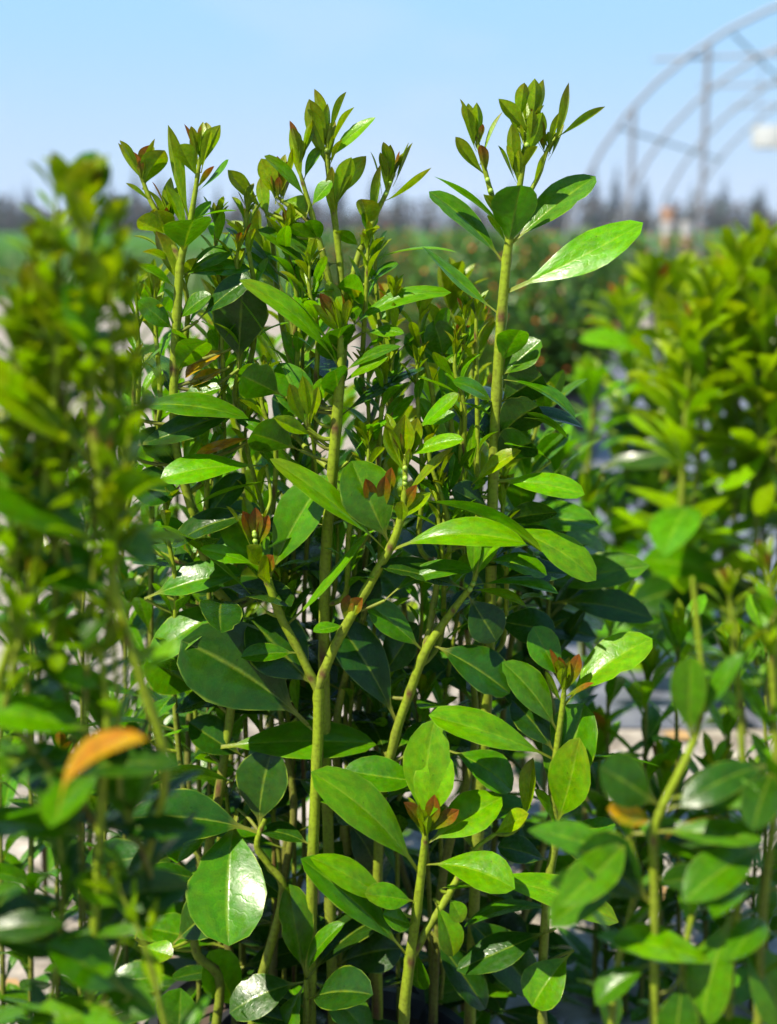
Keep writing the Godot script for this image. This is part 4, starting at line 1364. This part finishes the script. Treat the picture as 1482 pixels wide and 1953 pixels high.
	lf(1180, 1010, 0, 1060, 960, 20, 50, 50, 8, "l")

func behind_shrubs() -> void:
	leaf_rows = 8
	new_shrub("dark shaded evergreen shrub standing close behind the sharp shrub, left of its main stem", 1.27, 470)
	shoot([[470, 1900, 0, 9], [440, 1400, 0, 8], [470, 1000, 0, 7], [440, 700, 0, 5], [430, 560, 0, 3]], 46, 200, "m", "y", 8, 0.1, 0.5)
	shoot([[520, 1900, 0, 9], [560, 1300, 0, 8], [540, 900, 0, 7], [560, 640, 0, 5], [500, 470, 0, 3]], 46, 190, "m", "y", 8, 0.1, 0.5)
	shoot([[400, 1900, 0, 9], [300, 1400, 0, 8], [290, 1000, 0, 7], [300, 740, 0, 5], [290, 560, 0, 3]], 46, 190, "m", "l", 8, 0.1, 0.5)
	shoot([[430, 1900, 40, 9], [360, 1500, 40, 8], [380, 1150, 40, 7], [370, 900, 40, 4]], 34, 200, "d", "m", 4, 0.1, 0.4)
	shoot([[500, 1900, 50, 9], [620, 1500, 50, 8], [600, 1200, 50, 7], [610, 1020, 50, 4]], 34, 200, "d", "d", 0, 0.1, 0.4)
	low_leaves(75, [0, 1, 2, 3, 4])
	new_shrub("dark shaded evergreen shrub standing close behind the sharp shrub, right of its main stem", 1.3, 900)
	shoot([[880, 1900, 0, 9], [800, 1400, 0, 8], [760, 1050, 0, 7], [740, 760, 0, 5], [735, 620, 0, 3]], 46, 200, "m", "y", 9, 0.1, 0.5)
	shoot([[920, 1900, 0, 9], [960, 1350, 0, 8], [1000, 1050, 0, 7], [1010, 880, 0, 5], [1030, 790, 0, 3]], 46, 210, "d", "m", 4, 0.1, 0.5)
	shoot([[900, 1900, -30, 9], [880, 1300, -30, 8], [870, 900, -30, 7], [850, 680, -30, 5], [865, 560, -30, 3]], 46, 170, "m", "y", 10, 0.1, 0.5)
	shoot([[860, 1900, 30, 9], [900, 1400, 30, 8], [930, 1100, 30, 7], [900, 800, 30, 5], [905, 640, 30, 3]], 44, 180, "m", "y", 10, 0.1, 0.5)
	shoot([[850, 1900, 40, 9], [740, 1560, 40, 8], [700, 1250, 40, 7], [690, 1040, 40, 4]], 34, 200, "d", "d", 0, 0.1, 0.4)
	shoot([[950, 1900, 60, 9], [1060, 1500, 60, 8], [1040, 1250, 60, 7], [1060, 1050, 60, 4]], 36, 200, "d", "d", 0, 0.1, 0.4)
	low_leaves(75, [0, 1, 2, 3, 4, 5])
	new_shrub("slender evergreen shrub growing up through the sharp shrub, its leaves narrow", 1.17, 560)
	for q in [[560, 540, 1130], [600, 640, 1000], [660, 690, 860], [700, 720, 1010], [760, 800, 1120], [840, 880, 1010], [470, 450, 1010], [520, 560, 860], [580, 600, 740], [690, 740, 720], [420, 400, 900], [380, 360, 1080], [900, 920, 1160], [650, 670, 1230], [540, 500, 1300], [720, 730, 1300], [820, 800, 1330], [460, 430, 1380], [560, 575, 620], [400, 420, 660]]:
		shoot([[q[0], q[2] + 900, -50, 6], [q[0], q[2] + 420, -40, 6], [q[1], q[2] + 110, 0, 5], [q[1] + 4, q[2], 4, 3]], 17, 150, "m", "l", 5, 0.45, 0.7, 0.9)
	new_shrub("dense dull evergreen shrub further behind, filling the gap left of the middle stems", 1.65, 330)
	for q in [[250, 230, 760], [330, 340, 700], [420, 400, 640], [520, 500, 700], [180, 140, 860], [600, 640, 800], [90, 60, 900], [290, 280, 1000], [460, 450, 960]]:
		shoot([[q[0], 1800, 0, 8], [(q[0] + q[1]) / 2, 1300, 20, 7], [q[1], q[2] + 120, 0, 5], [q[1] + 6, q[2], 0, 3]], 32, 170, "m", "l", 7, 0.1, 0.4)
	new_shrub("dense dull evergreen shrub further behind, filling the gap right of the middle stems", 1.75, 960)
	for q in [[760, 740, 900], [850, 820, 740], [930, 960, 840], [1030, 1060, 880], [690, 670, 960], [1120, 1110, 960], [880, 900, 1080], [1000, 990, 1060]]:
		shoot([[q[0], 1800, 0, 8], [(q[0] + q[1]) / 2, 1300, 20, 7], [q[1], q[2] + 120, 0, 5], [q[1] + 6, q[2], 0, 3]], 32, 170, "m", "l", 6, 0.1, 0.4)

	new_shrub("leafy evergreen shrub low at the right, between the sharp shrub and the blurred ones", 1.45, 1250)
	for q in [[1150, 1160, 1180], [1220, 1230, 1300], [1300, 1290, 1220], [1380, 1390, 1260], [1460, 1460, 1200], [1130, 1140, 1420], [1260, 1260, 1480], [1340, 1350, 1480], [1430, 1440, 1500], [1190, 1200, 1600]]:
		shoot([[q[0], 2050, 0, 8], [(q[0] + q[1]) / 2, 1800, 20, 7], [q[1], q[2] + 120, 0, 5], [q[1] + 6, q[2], 0, 3]], 24, 200, "m", "l", 5, 0.1, 0.5)
	new_shrub("leafy evergreen shrub low at the left, behind the shrub nearest the camera", 1.3, 100)
	for q in [[60, 60, 1100], [150, 160, 1000], [240, 240, 1150], [10, 0, 1350], [110, 110, 1450], [200, 200, 1400], [290, 300, 1500]]:
		shoot([[q[0], 2050, 0, 8], [(q[0] + q[1]) / 2, 1800, 20, 7], [q[1], q[2] + 120, 0, 5], [q[1] + 6, q[2], 0, 3]], 26, 200, "m", "l", 5, 0.1, 0.5)

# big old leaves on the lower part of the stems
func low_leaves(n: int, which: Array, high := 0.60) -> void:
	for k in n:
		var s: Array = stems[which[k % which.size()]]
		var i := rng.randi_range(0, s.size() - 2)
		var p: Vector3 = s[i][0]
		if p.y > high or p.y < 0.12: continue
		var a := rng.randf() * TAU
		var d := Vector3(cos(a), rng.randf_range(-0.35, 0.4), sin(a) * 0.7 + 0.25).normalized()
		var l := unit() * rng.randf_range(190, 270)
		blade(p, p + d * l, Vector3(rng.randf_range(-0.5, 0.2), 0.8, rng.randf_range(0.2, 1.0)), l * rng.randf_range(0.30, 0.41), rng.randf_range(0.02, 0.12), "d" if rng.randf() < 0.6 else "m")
